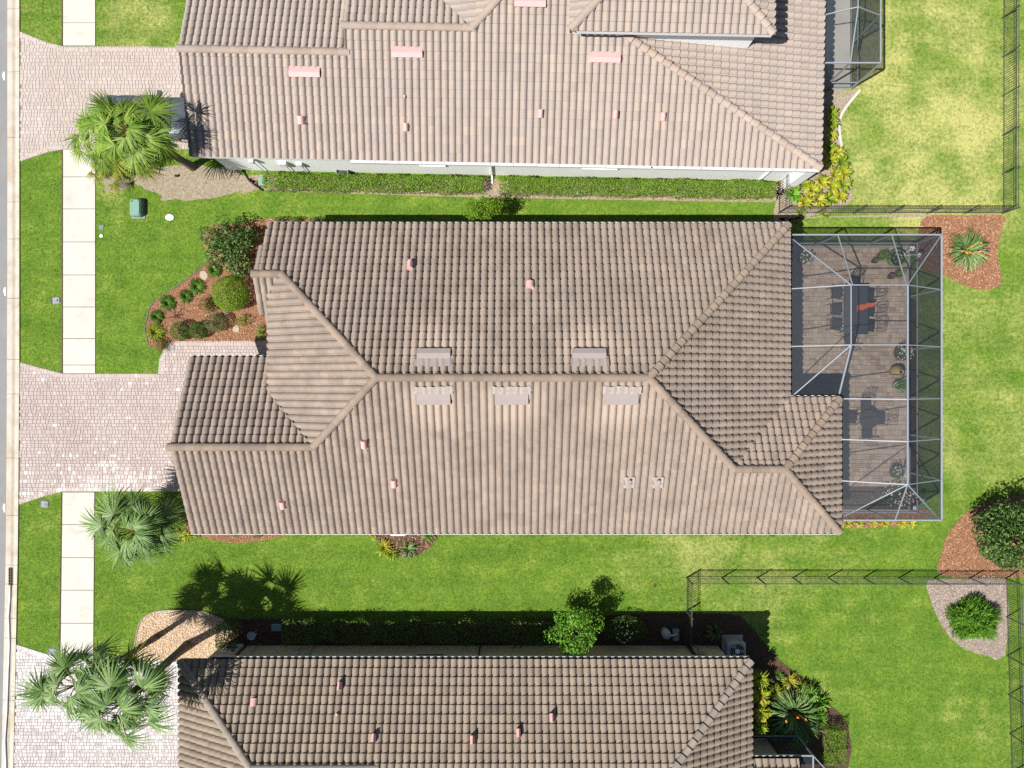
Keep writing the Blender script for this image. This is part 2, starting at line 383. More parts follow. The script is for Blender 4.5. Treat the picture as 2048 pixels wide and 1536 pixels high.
joints = [-400, -240, -110, 18, 144, 275, 404, 478, 597, 719, 788, 916, 1031, 1130, 1168, 1236, 1276, 1400, 1540, 1700, 1950]
prof = [(0, .012), (.30, .006), (.52, .008), (.66, .045), (.80, .062), (1., .058)]
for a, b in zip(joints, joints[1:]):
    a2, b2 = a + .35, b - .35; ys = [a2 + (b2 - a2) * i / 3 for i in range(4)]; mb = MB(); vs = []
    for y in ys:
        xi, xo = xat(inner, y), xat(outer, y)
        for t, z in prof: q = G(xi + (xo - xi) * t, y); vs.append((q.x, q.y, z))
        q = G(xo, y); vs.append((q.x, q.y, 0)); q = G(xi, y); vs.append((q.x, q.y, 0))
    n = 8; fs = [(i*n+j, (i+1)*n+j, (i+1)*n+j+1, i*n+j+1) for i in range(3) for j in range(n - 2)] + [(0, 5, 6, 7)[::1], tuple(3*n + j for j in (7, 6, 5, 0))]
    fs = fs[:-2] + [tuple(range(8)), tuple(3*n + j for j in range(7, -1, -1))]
    mb.add(vs, fs); mb.t = [(.5, .45, .0, .12, .6, .6, .5, .5)[i % 8] for i in range(len(vs))]; mb.build("kerb_segment", M['kerb'], kerb)  # valley tinted darker: gutter dirt, also painted shading the shallow profile lacks

# sidewalk slabs
def sidewalk(y0, y1, js):
    f = lambda y: (127 - max(0, y - 900) * .012, 191 - max(0, y - 760) * .007)
    poly = gp([(f(y0)[0]-3.5, y0), (f(y0)[1]+1, y0), (f(y1)[1]+1, y1), (f(y1)[0]-3.5, y1)])
    EXCL.append(poly)
    s = tag(MB().prism(poly, -.05, .006).build("sidewalk", M['edge_soil']), kind="structure")
    js = [y0] + js + [y1]
    for a, b in zip(js, js[1:]):
        q = [G(f(a)[0], a + .5), G(f(a)[1], a + .5), G(f(b)[1], b - .5), G(f(b)[0], b - .5)]
        c = sum(q, Vector()) / 4; mb = MB()
        v0 = [(p.x, p.y, 0) for p in q]; v1 = [(p.x, p.y, .03) for p in q]; v2 = [tuple(p.lerp(c, .008)[:2]) + (.036,) for p in q]
        mb.add(v0 + v1 + v2, [(8, 11, 10, 9)] + [(i, 4+i, 4+(i+1) % 4, (i+1) % 4) for i in range(4)] + [(4+i, 8+i, 8+(i+1) % 4, 4+(i+1) % 4) for i in range(4)], R.uniform(.2, .9))
        mb.build("slab", M['concrete'], s)
sidewalk(-260, 92, [-216, -150, -84, -19, 46])
sidewalk(299, 747, [354, 418, 484, 550, 614, 677, 730])
sidewalk(984, 1320, [1049, 1115, 1180, 1246])

# ------------------------------------------------------------------ pavers
def pavers(name, poly, mat, cell, tintf, rot=0., border=(), z=.0, top=.034, indiv=300, sand='sand'):
    """base sheet + loose-laid pavers in three sizes; the pieces nearest the picture's middle as objects, the rest joined"""
    base = tag(MB().prism(poly, z - .05, z + .012).build(name, M[sand]), kind="structure")
    EXCL.append(poly)
    P = np.array(poly); a, b = P.min(0), P.max(0); L = []; y = a[1]
    while y < b[1]:                              # courses of mixed lengths, some courses two high
        hgt = cell * R.choice((1., 1., 1.3)); x = a[0] - R.uniform(0, cell)
        while x < b[0]:
            wd = cell * R.choice((.8, 1., 1., 1.25, 1.6))
            if R.random() < .16: L += [(x + wd/2, y + hgt/4, wd, hgt/2, 0.), (x + wd/2, y + hgt*.75, wd, hgt/2, 0.)]
            else: L.append((x + wd/2, y + hgt/2, wd, hgt, 0.))
            x += wd
        y += hgt
    Q = np.array([l_[:4] for l_ in L]); ok = inside(poly, Q[:, 0], Q[:, 1])
    for sx in (-.42, .42):
        for sy in (-.42, .42): ok &= inside(poly, Q[:, 0] + Q[:, 2]*sx, Q[:, 1] + Q[:, 3]*sy)
    L = [l_ for l_, k_ in zip(L, ok) if k_]
    for (p, q) in border:                       # soldier course along an edge
        p, q = Vector(p), Vector(q); d = q - p; n = max(1, round(d.length / .125)); nn = Vector((-d.y, d.x)).normalized()
        cen = Vector((a + b) / 2); nn = nn if nn.dot(cen - p) > 0 else -nn
        for t in range(n):
            c = p + d * ((t + .5) / n) + nn * .11; L.append((c.x, c.y, d.length / n, .21, math.atan2(d.y, d.x)))
    L.sort(key=lambda t: t[0]**2 + t[1]**2); cache = {}; joined = MB()
    def geo(mb, w_, h_, c, tint, an=0., dz=0.):
        w2, h2 = w_/2 - .004, h_/2 - .004; ca, sa = math.cos(an), math.sin(an)
        def ring(i, zz): return [(c[0] + x*ca - y*sa, c[1] + x*sa + y*ca, c[2] + zz) for x, y in ((-w2+i, -h2+i), (w2-i, -h2+i), (w2-i, h2-i), (-w2+i, h2-i))]
        mb.add(ring(0, 0) + ring(0, top - .012 + dz) + ring(.009, top + dz), [(8, 9, 10, 11)] + [(k_+i, k_+(i+1) % 4, k_+4+(i+1) % 4, k_+4+i) for k_ in (0, 4) for i in range(4)], tint)
    for n, (x, y, w_, h_, an) in enumerate(L):
        t = min(1, max(0, tintf(x, y)))
        if n < indiv and an == 0.:
            key = (round(w_, 3), round(h_, 3), round(t * 7))
            if key not in cache:
                mb = MB(); geo(mb, w_, h_, (0, 0, 0), key[2] / 7); cache[key] = mb.mesh("paver", M[mat])
            piece("paver", cache[key], base, (x, y, z + R.uniform(-.002, .003)))
        else: geo(joined, w_, h_, (x, y, z), t, an, R.uniform(-.002, .003))
    tag(joined.build("paver_field", M[mat], base), kind="stuff")
    return base
def vn(x, y, s, seed=0.):    # cheap smooth value noise for laying out paler pavers
    return .5 + .25 * (math.sin(x*s + 1.7*seed + 1.3*math.sin(y*s*.7 + seed)) + math.sin(y*s*1.3 - .6*seed + 1.1*math.sin(x*s*.8 + 2*seed)))
dw_n = gp([(38,62),(95,85),(128,93),(300,93),(470,97),(470,300),(365,299),(128,299),(98,304),(38,324)])
pavers("driveway", dw_n, 'paver_n', .155, lambda x, y: R.random(), border=[(dw_n[i], dw_n[i+1]) for i in (0, 1, 2)] + [(dw_n[i], dw_n[i+1]) for i in (7, 8)], indiv=150)
dw_c = gp([(37,723),(80,735),(127,747),(316,747),(319,718),(327,700),(345,682),(600,680),(600,722),(560,724),(560,983),(350,983),(127,983),(97,990),(36,1010)])
def t_c(x, y):
    p = vn(x, y, .9, 1.) * .55 + max(0, (-3.0 - y)) * .35 + max(0, x + 17.5) * .04
    p = p - .25 if y > -2.6 else p
    return R.uniform(.8, 1.) if R.random() < max(.02, p - .42) else R.uniform(0, .72)
pavers("driveway", dw_c, 'paver_c', .155, t_c, border=[(dw_c[i], dw_c[i+1]) for i in (0, 1, 2, 3, 4, 5, 6)] + [(dw_c[i], dw_c[i+1]) for i in (11, 12, 13)], indiv=300)
dw_s = gp([(30,1287),(70,1300),(122,1316),(365,1323),(450,1323),(450,1760),(21,1760)])
pavers("driveway", dw_s, 'paver_s', .155, lambda x, y: R.uniform(.35, 1.) if R.random() < .45 + .5 * vn(x, y, .8, 3.) - max(0, -y - 16.6) * .28 else R.uniform(0, .4), border=[(dw_s[i], dw_s[i+1]) for i in (0, 1, 2)], indiv=150)
patio_poly = [(11.75, 6.71), (19.37, 6.71), (19.37, -5.0), (14.0, -5.0), (14.0, -.5), (11.75, -.5)]
pavers("patio", patio_poly, 'paver_p', .20, lambda x, y: min(1, max(0, R.gauss(.5, .27))), indiv=300, top=.05, z=.02)

# ------------------------------------------------------------------ planting beds
def bed(name, px, base, chip, dens, size=(.03, .07), z=.022, sm=4, chipflat=.25):
    poly = smooth_poly(gp(px), sm) if sm else gp(px)
    if name == 'bare_soil':        # thin turf: ragged edge, scattered grass
        rr = random.Random(len(px)); poly = smooth_poly([(x + rr.uniform(-.2, .2), y + rr.uniform(-.12, .12)) for x, y in poly], 3); SOFT.append(poly)
    else: EXCL.append(poly)
    b = tag(MB().prism(poly, -.05, z).build(name, M[base]), kind="structure")
    n = min(9000, int(area(poly) * dens)); q = rand_in(poly, n)
    an = NPR.uniform(0, 6.283, n); l = NPR.uniform(size[0], size[1], n); wd = l * NPR.uniform(.3, .7, n)
    tl = NPR.normal(0, chipflat, (n, 2)); zz = z + NPR.uniform(.002, .03, n)
    d = np.stack([np.cos(an), np.sin(an), tl[:, 0]], 1); e = np.stack([-np.sin(an), np.cos(an), tl[:, 1]], 1)
    C = np.stack([q[:, 0], q[:, 1], zz], 1); a_ = d * l[:, None] / 2; b_ = e * wd[:, None] / 2
    V = np.stack([C - a_ - b_, C + a_ - b_, C + a_ + b_, C - a_ + b_], 1).reshape(-1, 3); F = np.arange(4 * n).reshape(-1, 4)
    o = link(bpy.data.objects.new("chip_cover", np_mesh("chip_cover", V, [F], np.repeat(NPR.uniform(0, 1, n), 4), M[chip])), b); tag(o, kind="stuff")
    return b
bed("mulch_bed", [(292,665),(294,638),(303,610),(330,590),(352,574),(385,550),(412,528),(424,514),(404,480),(420,452),(470,448),(505,441),(540,437),(600,437),(650,441),(650,470),(600,500),(600,640),(598,683),(540,683),(346,685),(326,699),(302,692)], 'mulch', 'chip', 420, sm=3)
bed("mulch_bed", [(1852,433),(1930,431),(2006,431),(2003,460),(1996,490),(1995,520),(2003,555),(1998,572),(1965,580),(1930,572),(1900,556),(1880,546),(1845,540),(1830,500),(1836,470)], 'mulch', 'chip', 420, sm=3)
bed("mulch_bed", [(1881,1150),(1882,1110),(1892,1075),(1910,1048),(1930,1027),(1958,1011),(1990,1000),(2060,988),(2130,1000),(2150,1080),(2130,1150),(2000,1154)], 'mulch', 'chip', 420, sm=3)
bed("mulch_bed", [(1856,1160),(1858,1190),(1873,1232),(1900,1275),(1935,1300),(1975,1311),(2010,1309),(2012,1160),(1930,1158)], 'mulch_g', 'chip_g', 420, sm=2)
bed("gravel_bed", [(274,1318),(272,1285),(281,1246),(300,1228),(332,1221),(400,1222),(440,1234),(462,1258),(462,1318),(360,1321)], 'gravel_b', 'gravel', 700, (.03, .08), sm=3, chipflat=.35)
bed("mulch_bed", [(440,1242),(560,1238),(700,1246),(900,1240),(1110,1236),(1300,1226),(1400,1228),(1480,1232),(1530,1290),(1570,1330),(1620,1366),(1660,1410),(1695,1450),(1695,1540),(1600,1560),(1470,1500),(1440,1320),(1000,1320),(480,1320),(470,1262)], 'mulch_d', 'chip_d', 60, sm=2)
bed("mulch_bed", [(505,350),(640,350),(980,358),(1300,362),(1552,366),(1556,400),(1500,404),(1300,401),(1000,396),(760,389),(640,385),(545,383),(512,372)], 'soil', 'chip', 130, sm=2)
bed("bare_soil", [(262,338),(330,335),(400,330),(470,342),(508,352),(522,378),(470,388),(420,394),(345,402),(308,386),(270,362)], 'soil', 'chip_g', 70, (.015, .045), sm=3)
bed("bare_soil", [(208,352),(225,344),(248,348),(258,362),(248,378),(228,382),(210,372)], 'soil', 'chip_g', 160, (.015, .045), sm=3)
bed("mulch_bed", [(350,990),(372,1000),(372,1062),(400,1071),(440,1083),(490,1085),(550,1076),(600,1060),(600,1038),(470,1030),(470,990)], 'mulch', 'chip', 260, sm=2)
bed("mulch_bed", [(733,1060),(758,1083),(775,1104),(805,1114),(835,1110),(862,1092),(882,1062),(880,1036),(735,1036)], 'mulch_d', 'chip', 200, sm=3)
bed("mulch_bed", [(1560,362),(1600,350),(1610,240),(1640,182),(1700,184),(1718,182),(1692,214),(1679,240),(1679,272),(1688,320),(1702,370),(1698,408),(1640,427),(1590,440),(1548,444),(1552,400)], 'soil', 'chip_g', 200, sm=2)
bed("mulch_bed", [(1600,1010),(1700,1018),(1820,1018),(1872,1022),(1850,1036),(1790,1052),(1700,1056),(1600,1050)], 'mulch', 'chip', 200, sm=2)
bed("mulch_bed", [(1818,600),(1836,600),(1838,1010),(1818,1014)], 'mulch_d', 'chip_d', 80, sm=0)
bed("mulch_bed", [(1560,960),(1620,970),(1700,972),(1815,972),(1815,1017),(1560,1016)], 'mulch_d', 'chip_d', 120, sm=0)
bed("bare_soil", [(1552,440),(1600,432),(1850,430),(1848,436),(1640,438),(1580,446)], 'soil', 'chip_g', 120, sm=0)

# black bed edging and pale garden kerb
def edging(px, label, mat, w_=.035, h=.06, cat="edging"):
    pts = [G(x, y) for x, y in px]; mb = MB(); P = []
    for i in range(len(pts) - 1):
        p0, p1, p2, p3 = pts[max(0, i-1)], pts[i], pts[i+1], pts[min(len(pts)-1, i+2)]
        for j in range(4):
            t = j / 4; P.append(.5 * ((2*p1) + (p2-p0)*t + (2*p0-5*p1+4*p2-p3)*t*t + (3*p1-p0-3*p2+p3)*t**3))
    P.append(pts[-1])
    for a, b in zip(P, P[1:]): mb.beam((a.x, a.y, h/2 - .01), (b.x, b.y, h/2 - .01), w_, h + .02)
    o = mb.build("garden_edging", M[mat]); return tag(o, label, cat)
edging([(298,690),(291,662),(294,638),(303,610),(330,590),(352,574),(385,550),(412,528),(424,514)], "thin black plastic edging curving round the front mulch bed", 'fence')
edging([(273,1318),(271,1285),(280,1246),(300,1227),(332,1220),(400,1221),(442,1234),(470,1238),(560,1237),(640,1241)], "thin black plastic edging round the tan gravel bed under two tall palms", 'fence')
edging([(1719,181),(1692,214),(1679,240),(1679,272),(1686,312)], "pale poured concrete border beside yellow foliage plants", 'concrete', .12, .07)
# ------------------------------------------------------------------ tiled roofs
TW, TE, TL = .31, .375, .44           # tile width, exposure along the slope, length
HUMP = .84
def tile_profile(n1=9, n2=3):
    xs = [(HUMP * i / n1) for i in range(n1 + 1)] + [HUMP + (1.04 - HUMP) * (i + 1) / n2 for i in range(n2)]
    out = []
    for x in xs:
        if x <= HUMP: h = .088 * math.sin(math.pi * x / HUMP) ** .65 if 0 < x < HUMP else 0.
        else: h = -.04 * math.sin(math.pi * (x - HUMP) / (1.04 - HUMP))
        out.append((x * TW, h))
    return out
PROF = tile_profile(); NP_ = len(PROF)
# template in tile coordinates (across, up the slope, off the slope)
T0 = [(x, 0., h + .088) for x, h in PROF] + [(x, TL, h + .012) for x, h in PROF] + [(x, 0., h + .088) for x, h in PROF] + [(x, .0, h + .018) for x, h in PROF]
TF = [(i, i+1, NP_+i+1, NP_+i) for i in range(NP_-1)] + [(3*NP_+i, 3*NP_+i+1, 2*NP_+i+1, 2*NP_+i) for i in range(NP_-1)]
T0 = np.array(T0); TFa = np.array(TF)
def cap_template():
    n = 8; v = []; L = .44
    for (x, r, dz) in ((0, .180, .06), (L, .146, .0), (0, .180, .06), (.006, .146, .030)):
        for i in range(n + 1):
            a = math.pi * i / n; v.append((x, -r * math.cos(a), r * .78 * math.sin(a) + dz - .03))
    k_ = n + 1; f = [(i, k_+i, k_+i+1, i+1) for i in range(n)] + [(2*k_+i, 2*k_+i+1, 3*k_+i+1, 3*k_+i) for i in range(n)]
    return v, f
CAPV, CAPF = cap_template()

class House:
    def __init__(s, loc, label, tile, cap, frame=(0., 0., 0.)):
        """frame: plan origin and turn of the house's own axes"""
        s.root = thing("house", loc, label, "house", world=True); s.tile = tile; s.cap = cap
        s.ox, s.oy, s.a = frame; s.faces = {}; s.deck = MB(); s.inner = []; s.bound = ([], [], []); s.caps = []
    def W(s, u, v):
        c, n = math.cos(s.a), math.sin(s.a); return (s.ox + u*c - v*n, s.oy + u*n + v*c)
    def face(s, name, polys, e0, e1, z0, slope, u_shift=0., tiles=True, step=None):
        polys = [[s.W(*p) for p in q] for q in polys]; e0 = Vector(s.W(*e0)); e1 = Vector(s.W(*e1))
        cen = Vector(np.mean(np.concatenate([np.array(q) for q in polys]), axis=0))
        d = (e1 - e0).normalized(); n = Vector((-d.y, d.x)); n = n if n.dot(cen - e0) > 0 else -n
        U = Vector((n.y, -n.x)); zf = lambda x, y: z0 + slope * ((x - e0.x) * n.x + (y - e0.y) * n.y)
        cs = math.sqrt(1 + slope * slope); S3 = Vector((n.x, n.y, slope)) / cs; U3 = Vector((U.x, U.y, 0)); N3 = U3.cross(S3)
        s.faces[name] = (e0, n, z0, slope, U3, S3, N3)
        for q in polys: s.deck.prism(q, lambda x, y: zf(x, y) - .22, lambda x, y: zf(x, y) - .055)
        if not tiles: return
        allp = np.concatenate([np.array(q) for q in polys]); uu = (allp - np.array(e0)) @ np.array(U); vv = (allp - np.array(e0)) @ np.array(n)
        ep = TE / cs
        halfs = []
        for q in polys:
            a = sum(q[i][0]*q[(i+1) % len(q)][1] - q[(i+1) % len(q)][0]*q[i][1] for i in range(len(q)))
            if a < 0: q = q[::-1]
            hp = []
            for i in range(len(q)):
                p0, p1 = Vector(q[i]), Vector(q[(i+1) % len(q)]); dd = (p1 - p0).normalized(); nn = Vector((-dd.y, dd.x))
                if abs((p0 - e0).dot(n)) < .02 and abs((p1 - e0).dot(n)) < .02: continue       # eave: tiles hang over it
                hp.append((p0, nn))
            halfs.append((q, hp))
        i0, i1 = math.floor(uu.min() / TW) - 1, math.ceil(uu.max() / TW) + 1
        rows = range(max(0, math.floor(vv.min() / ep) - 1), math.ceil(vv.max() / ep) + 1)
        for r in rows:
            for i in range(i0, i1):
                pu = i * TW + u_shift; pv = r * ep - .02
                O2 = e0 + U * pu + n * pv
                cx = [O2 + U * a_ + n * b_ for a_ in (0, TW * 1.04) for b_ in (0.06, TL / cs)]
                cx.append(O2 + U * (TW/2) + n * (ep/2)); X = np.array([c.x for c in cx]); Y = np.array([c.y for c in cx])
                hit = [inside(q, X, Y) for q, _ in halfs]; anyin = np.any(hit, axis=0)
                if not anyin.any(): continue
                O = Vector((O2.x, O2.y, zf(O2.x, O2.y))) + N3 * R.gauss(0, .003)
                yaw = R.gauss(0, .006); Us = (U3 + S3 * yaw).normalized(); Ss = (S3 - U3 * yaw).normalized()
                tint = min(1, max(0, R.gauss(.5, .27)))
                full = anyin.all() and (len(polys) == 1 or any(h_.all() for h_ in hit) or True)
                if full: s.inner.append((O, Us, Ss, N3, tint))
                else:
                    Vt = [O + Us * p[0] + Ss * p[1] + N3 * p[2] for p in T0]
                    for (q, hp), h_ in zip(halfs, hit):
                        if not h_.any() and len(polys) > 1: continue
                        for f in TF:
                            P = [Vt[j] for j in f]
                            for p0, nn in hp:
                                if not P: break
                                dd = [(p.x - p0.x) * nn.x + (p.y - p0.y) * nn.y for p in P]; Q = []
                                for j in range(len(P)):
                                    a_, b_ = dd[j], dd[(j+1) % len(P)]
                                    if a_ >= 0: Q.append(P[j])
                                    if (a_ >= 0) != (b_ >= 0): Q.append(P[j].lerp(P[(j+1) % len(P)], a_ / (a_ - b_)))
                                P = Q
                            if len(P) >= 3:
                                b0 = len(s.bound[0]); s.bound[0].extend([tuple(p) for p in P]); s.bound[2].extend([tint] * len(P)); s.bound[1].append(tuple(range(b0, b0 + len(P))))
    def ridge(s, a, b, smooth=False):
        """row of caps from plan/height points a (low) to b (high)"""
        A = Vector((*s.W(a[0], a[1]), a[2])); B = Vector((*s.W(b[0], b[1]), b[2])); d = B - A; n = max(1, round(d.length / .385)); st = d / n
        x = d.normalized(); y = Vector((0, 0, 1)).cross(x).normalized(); z = x.cross(y)
        for i in range(n):
            s.caps.append((A + st * i + Vector((0, 0, .085)), x, y, z))
    def on(s, face, px, py, lift=0.):
        e0, n, z0, sl, U3, S3, N3 = s.faces[face]; dx, dy = (px - 1024) / FPX, (768 - py) / FPX; nd = n.x*dx + n.y*dy
        z = (z0 + sl * (CH * nd - n.dot(e0))) / (1 + sl * nd); p = Vector((dx*(CH-z), dy*(CH-z), z))
        return p + N3 * lift, U3, S3, N3
    def finish(s, indiv=300):
        rt = s.root; roof = s.roof = s.deck.build("roof", M['deck'], rt); off = np.array(org(rt)); cache = {}
        inn = sorted(s.inner, key=lambda t: (t[0] - Vector((0, 0, CH))).length)
        for O, U, S, N, t in inn[:indiv]:
            key = round(t * 7)
            if key not in cache: cache[key] = np_mesh("tile", T0, [TFa], np.full(len(T0), key / 7), M[s.tile], True)
            piece("tile", cache[key], roof, mat=Matrix(((U.x, S.x, N.x, O.x), (U.y, S.y, N.y, O.y), (U.z, S.z, N.z, O.z), (0, 0, 0, 1))))
        rest = inn[indiv:]
        O = np.array([t[0] for t in rest]); U = np.array([t[1] for t in rest]); S = np.array([t[2] for t in rest]); N = np.array([t[3] for t in rest])
        V = O[:, None] + U[:, None] * T0[None, :, :1] + S[:, None] * T0[None, :, 1:2] + N[:, None] * T0[None, :, 2:]
        k_ = len(T0); F = (TFa[None] + (np.arange(len(rest)) * k_)[:, None, None]).reshape(-1, 4); V = V.reshape(-1, 3); T = np.repeat([t[4] for t in rest], k_)
        bv, bf, bt = s.bound; Fs = [F]
        if bv:
            o = len(V); V = np.concatenate([V, np.array(bv)]); T = np.concatenate([T, bt])
            for sz in sorted({len(f) for f in bf}): Fs.append(np.array([f for f in bf if len(f) == sz]) + o)
        ob = link(bpy.data.objects.new("tile_field", np_mesh("tile_field", V - off, Fs, T, M[s.tile], True)), roof); tag(ob, kind="stuff")
        cc = {}
        for P, x, y, z in s.caps:
            key = R.randrange(5)
            if key not in cc: cc[key] = MB().add(CAPV, CAPF, key / 4).mesh("ridge_tile", M[s.cap], smooth=True)
            piece("ridge_tile", cc[key], roof, mat=Matrix(((x.x, y.x, z.x, P.x), (x.y, y.y, z.y, P.y), (x.z, y.z, z.z, P.z), (0, 0, 0, 1))))
        return roof
    def gutter(s, a, b, z, mat='bronze', outward=None, strap='gutter_lip'):
        """open U gutter along an eave, with hanger straps across it"""
        A = Vector((*s.W(*a), z)); B = Vector((*s.W(*b), z)); d = (B - A).normalized(); o = Vector((*outward, 0)); mb = MB()
        c, n_ = math.cos(s.a), math.sin(s.a); o = Vector((o.x*c - o.y*n_, o.x*n_ + o.y*c, 0))
        mb.beam(A + o*.075 + Vector((0, 0, -.14)), B + o*.075 + Vector((0, 0, -.14)), .11, .012)
        mb.beam(A + o*.13 + Vector((0, 0, -.085)), B + o*.13 + Vector((0, 0, -.085)), .030, .122, mi=1)
        mb.beam(A + o*.02 + Vector((0, 0, -.085)), B + o*.02 + Vector((0, 0, -.085)), .008, .11)
        n = int((B - A).length / 1.1)
        for i in range(1, n + 1):
            p = A + (B - A) * (i / (n + 1)); mb.beam(p + o*.015 + Vector((0, 0, -.022)), p + o*.125 + Vector((0, 0, -.022)), .03, .006, mi=1)
        mb.build("gutter", [M[mat], M[strap]], s.root)
    def fascia(s, a, b, z, outward, mat='white'):
        A = Vector((*s.W(*a), z - .1)); B = Vector((*s.W(*b), z - .1)); c, n_ = math.cos(s.a), math.sin(s.a); o = Vector((outward[0]*c - outward[1]*n_, outward[0]*n_ + outward[1]*c, 0))
        MB().beam(A + o*.012, B + o*.012, .02, .19).build("fascia", M[mat], s.root)
    def hood_vent(s, face, px, py, mat, wd=1.35, dp=.5, flash=True):
        P, U, S, N = s.on(face, px, py, .03); X = lambda a, b, h: P + U*a + S*b + N*h
        w2 = wd/2; mb = MB()
        sec = [(-dp/2, .08), (-dp/2, .21), (-.02, .225), (dp/2, .10), (dp/2, .05)]
        v = [X(-w2, b, h) for b, h in sec] + [X(w2, b, h) for b, h in sec]
        mb.add(v, [(0,1,2,3,4)[::-1], (5,6,7,8,9), (0,1,6,5)[::-1], (1,2,7,6)[::-1], (2,3,8,7)[::-1], (3,4,9,8)[::-1]])
        o = mb.build("roof_vent", M[mat], s.root)
        if flash:
            fl = MB(); nn = 14; vs = []
            for j, b in enumerate((dp/2 - .06, dp/2 + .28)):
                for i in range(nn + 1): vs.append(X(-w2 - .1 + (wd + .2)*i/nn, b + R.uniform(-.03, .03) * j, .115 + .035 * abs(math.sin(i * 1.9))))
            fl.add(vs, [(i, i+1, nn+2+i, nn+1+i) for i in range(nn)]); fl.build("flashing", M['lead'], o)
    def pipe_vent(s, face, px, py, mat='pink', wd=.27, ln=.36, hh=.30):
        P, U, S, N = s.on(face, px, py, 0.); X = lambda a, b, h: P + U*a + S*b + N*h; mb = MB(); n = 7; vs = []
        for b in (-ln/2, ln/2):
            for i in range(n + 1):
                a_ = math.pi * i / n; vs.append(X(-wd/2*math.cos(a_), b, .12 + (hh - .12) * math.sin(a_)))
            vs += [X(wd/2, b, .04), X(-wd/2, b, .04)]
        k_ = n + 3; mb.add(vs, [(i, (i+1) % k_, k_+(i+1) % k_, k_+i) for i in range(k_)] + [tuple(range(k_-1, -1, -1)), tuple(range(k_, 2*k_))])
        o = mb.build("pipe_vent", M[mat], s.root)
        if mat != 'pink': return o
        return o
    def stack(s, face, px, py, mat='pink', r=.05, h=.28):
        P, U, S, N = s.on(face, px, py); MB().tube([P + Vector((0, 0, -.05)), P + Vector((0, 0, h))], r, 10).build("vent_stack", M[mat], s.root)

def walls(h, polys, mat, z1):
    mb = MB()
    for q in polys: mb.prism([h.W(*p) for p in q], -.1, z1)
    o = mb.build("wall", M[mat], h.root)
    for q in polys: EXCL.append([h.W(*p) for p in q])
    return o
def wall_window(h, u0, u1, v, z0, z1, side, frame='white', axis='x'):
    """window set in a wall that runs along u; side = +1/-1 outward in v"""
    P = lambda u, dv, z: (*h.W(u, v + side*dv), z)
    def slab(mb, ua, ub, da, db, za, zb):
        vs = [P(ua, da, za), P(ub, da, za), P(ub, db, za), P(ua, db, za), P(ua, da, zb), P(ub, da, zb), P(ub, db, zb), P(ua, db, zb)]
        mb.add(vs, [(0,3,2,1),(4,5,6,7),(0,1,5,4),(1,2,6,5),(2,3,7,6),(3,0,4,7)])
    mb = MB(); t = .06
    slab(mb, u0, u0+t, -.05, .035, z0, z1); slab(mb, u1-t, u1, -.05, .035, z0, z1); slab(mb, u0+t, u1-t, -.05, .035, z1-t, z1); slab(mb, u0+t, u1-t, -.05, .035, z0, z0+t)
    slab(mb, u0+t, u1-t, -.05, .025, (z0+z1)/2-.02, (z0+z1)/2+.02)
    f = mb.build("window", M[frame], h.root)
    g_ = MB(); slab(g_, u0+t, u1-t, -.05, .008, z0+t, z1-t); g_.build("pane", M['glass'], f)
    s_ = MB(); slab(s_, u0-.08, u1+.08, -.02, .09, z0-.09, z0-.002); s_.build("sill", M[frame], f)

# ---- middle house -------------------------------------------------
E = 3.2; SL = .5
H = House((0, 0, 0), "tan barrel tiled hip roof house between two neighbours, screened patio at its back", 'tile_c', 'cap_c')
NE_, SE_ = 7.08, -6.57; RY = .255; RZ = E + SL * (NE_ - RY)
xw, xe = -5.40, 12.27 - (NE_ - RY)           # ridge ends
gy = 4.72; gz = E + SL * (NE_ - gy)          # front gable ridge
wx = -10.50                                  # west hip eave
wz = RZ - SL * (xw - wx)
hx = xw - (gy - RY)   # where the hip meets the front gable ridge
grY = -2.63; grZ = E + SL * (grY - SE_); grX = xw - (RY - grY)
gn = 1.13; gnz = grZ - SL * (gn - grY); gx = -14.31
wyN = gy - 0.0
H.face('n', [[(-10.89, NE_), (12.27, NE_), (xe, RY), (xw, RY), (hx, gy)], [(-10.89, NE_), (hx, gy), (-10.89, gy)]], (-10.89, NE_), (12.27, NE_), E, SL, .07)
H.face('nb', [[(-11.12, 6.05), (-10.82, 6.05), (-10.82, gy), (-11.12, gy)]], (-11.12, NE_), (-10.82, NE_), E + .012, SL, -.01)
sgz = gz - SL * (gy - 2.33)
vx = hx - 0.0                                 # valley foot between front gable and west plane
H.face('gs', [[(-10.89, gy), (-10.89, 2.33), (-10.45, 2.33), (-10.45, gy)], [(-10.45, gy), (-10.45, 4.13), (hx, gy)]], (-10.89, 2.33), (hx, 2.33), sgz, SL, .02)
H.face('gsb', [[(-11.12, gy), (-11.12, 3.02), (-10.82, 3.02), (-10.82, gy)]], (-11.12, 2.33), (-10.82, 2.33), sgz + .012, SL, -.01)
H.face('w', [[(wx, gy - (hx - wx)), (hx, gy), (xw, RY), (grX, grY), (wx, grY + (grX - wx))]], (wx, 5), (wx, -3), wz, SL, .1)
H.face('gn', [[(gx, gn), (-10.2, gn), (-10.2, grY), (gx, grY)], [(-10.2, grY + (grX + 10.2)), (grX, grY), (-10.2, grY)]], (gx, gn), (grX, gn), gnz, SL, .05)
hsx = 9.43 + (xe - 9.43) * (grY - SE_ - 2.96) / (RY - SE_ - 2.96)
H.face('s', [[(gx, SE_), (14.54, SE_), (14.54 - 2.96, SE_ + 2.96), (gx, SE_ + 2.96)], [(gx, SE_ + 2.96), (9.43, SE_ + 2.96), (hsx, grY), (gx, grY)], [(grX, grY), (hsx, grY), (xe, RY), (xw, RY)]], (gx, SE_), (14.54, SE_), E, SL, .03)
wry = SE_ + 2.96; wrz = E + SL * 2.96; wrx = 14.54 - 2.96
wn_ = wry + 2.90
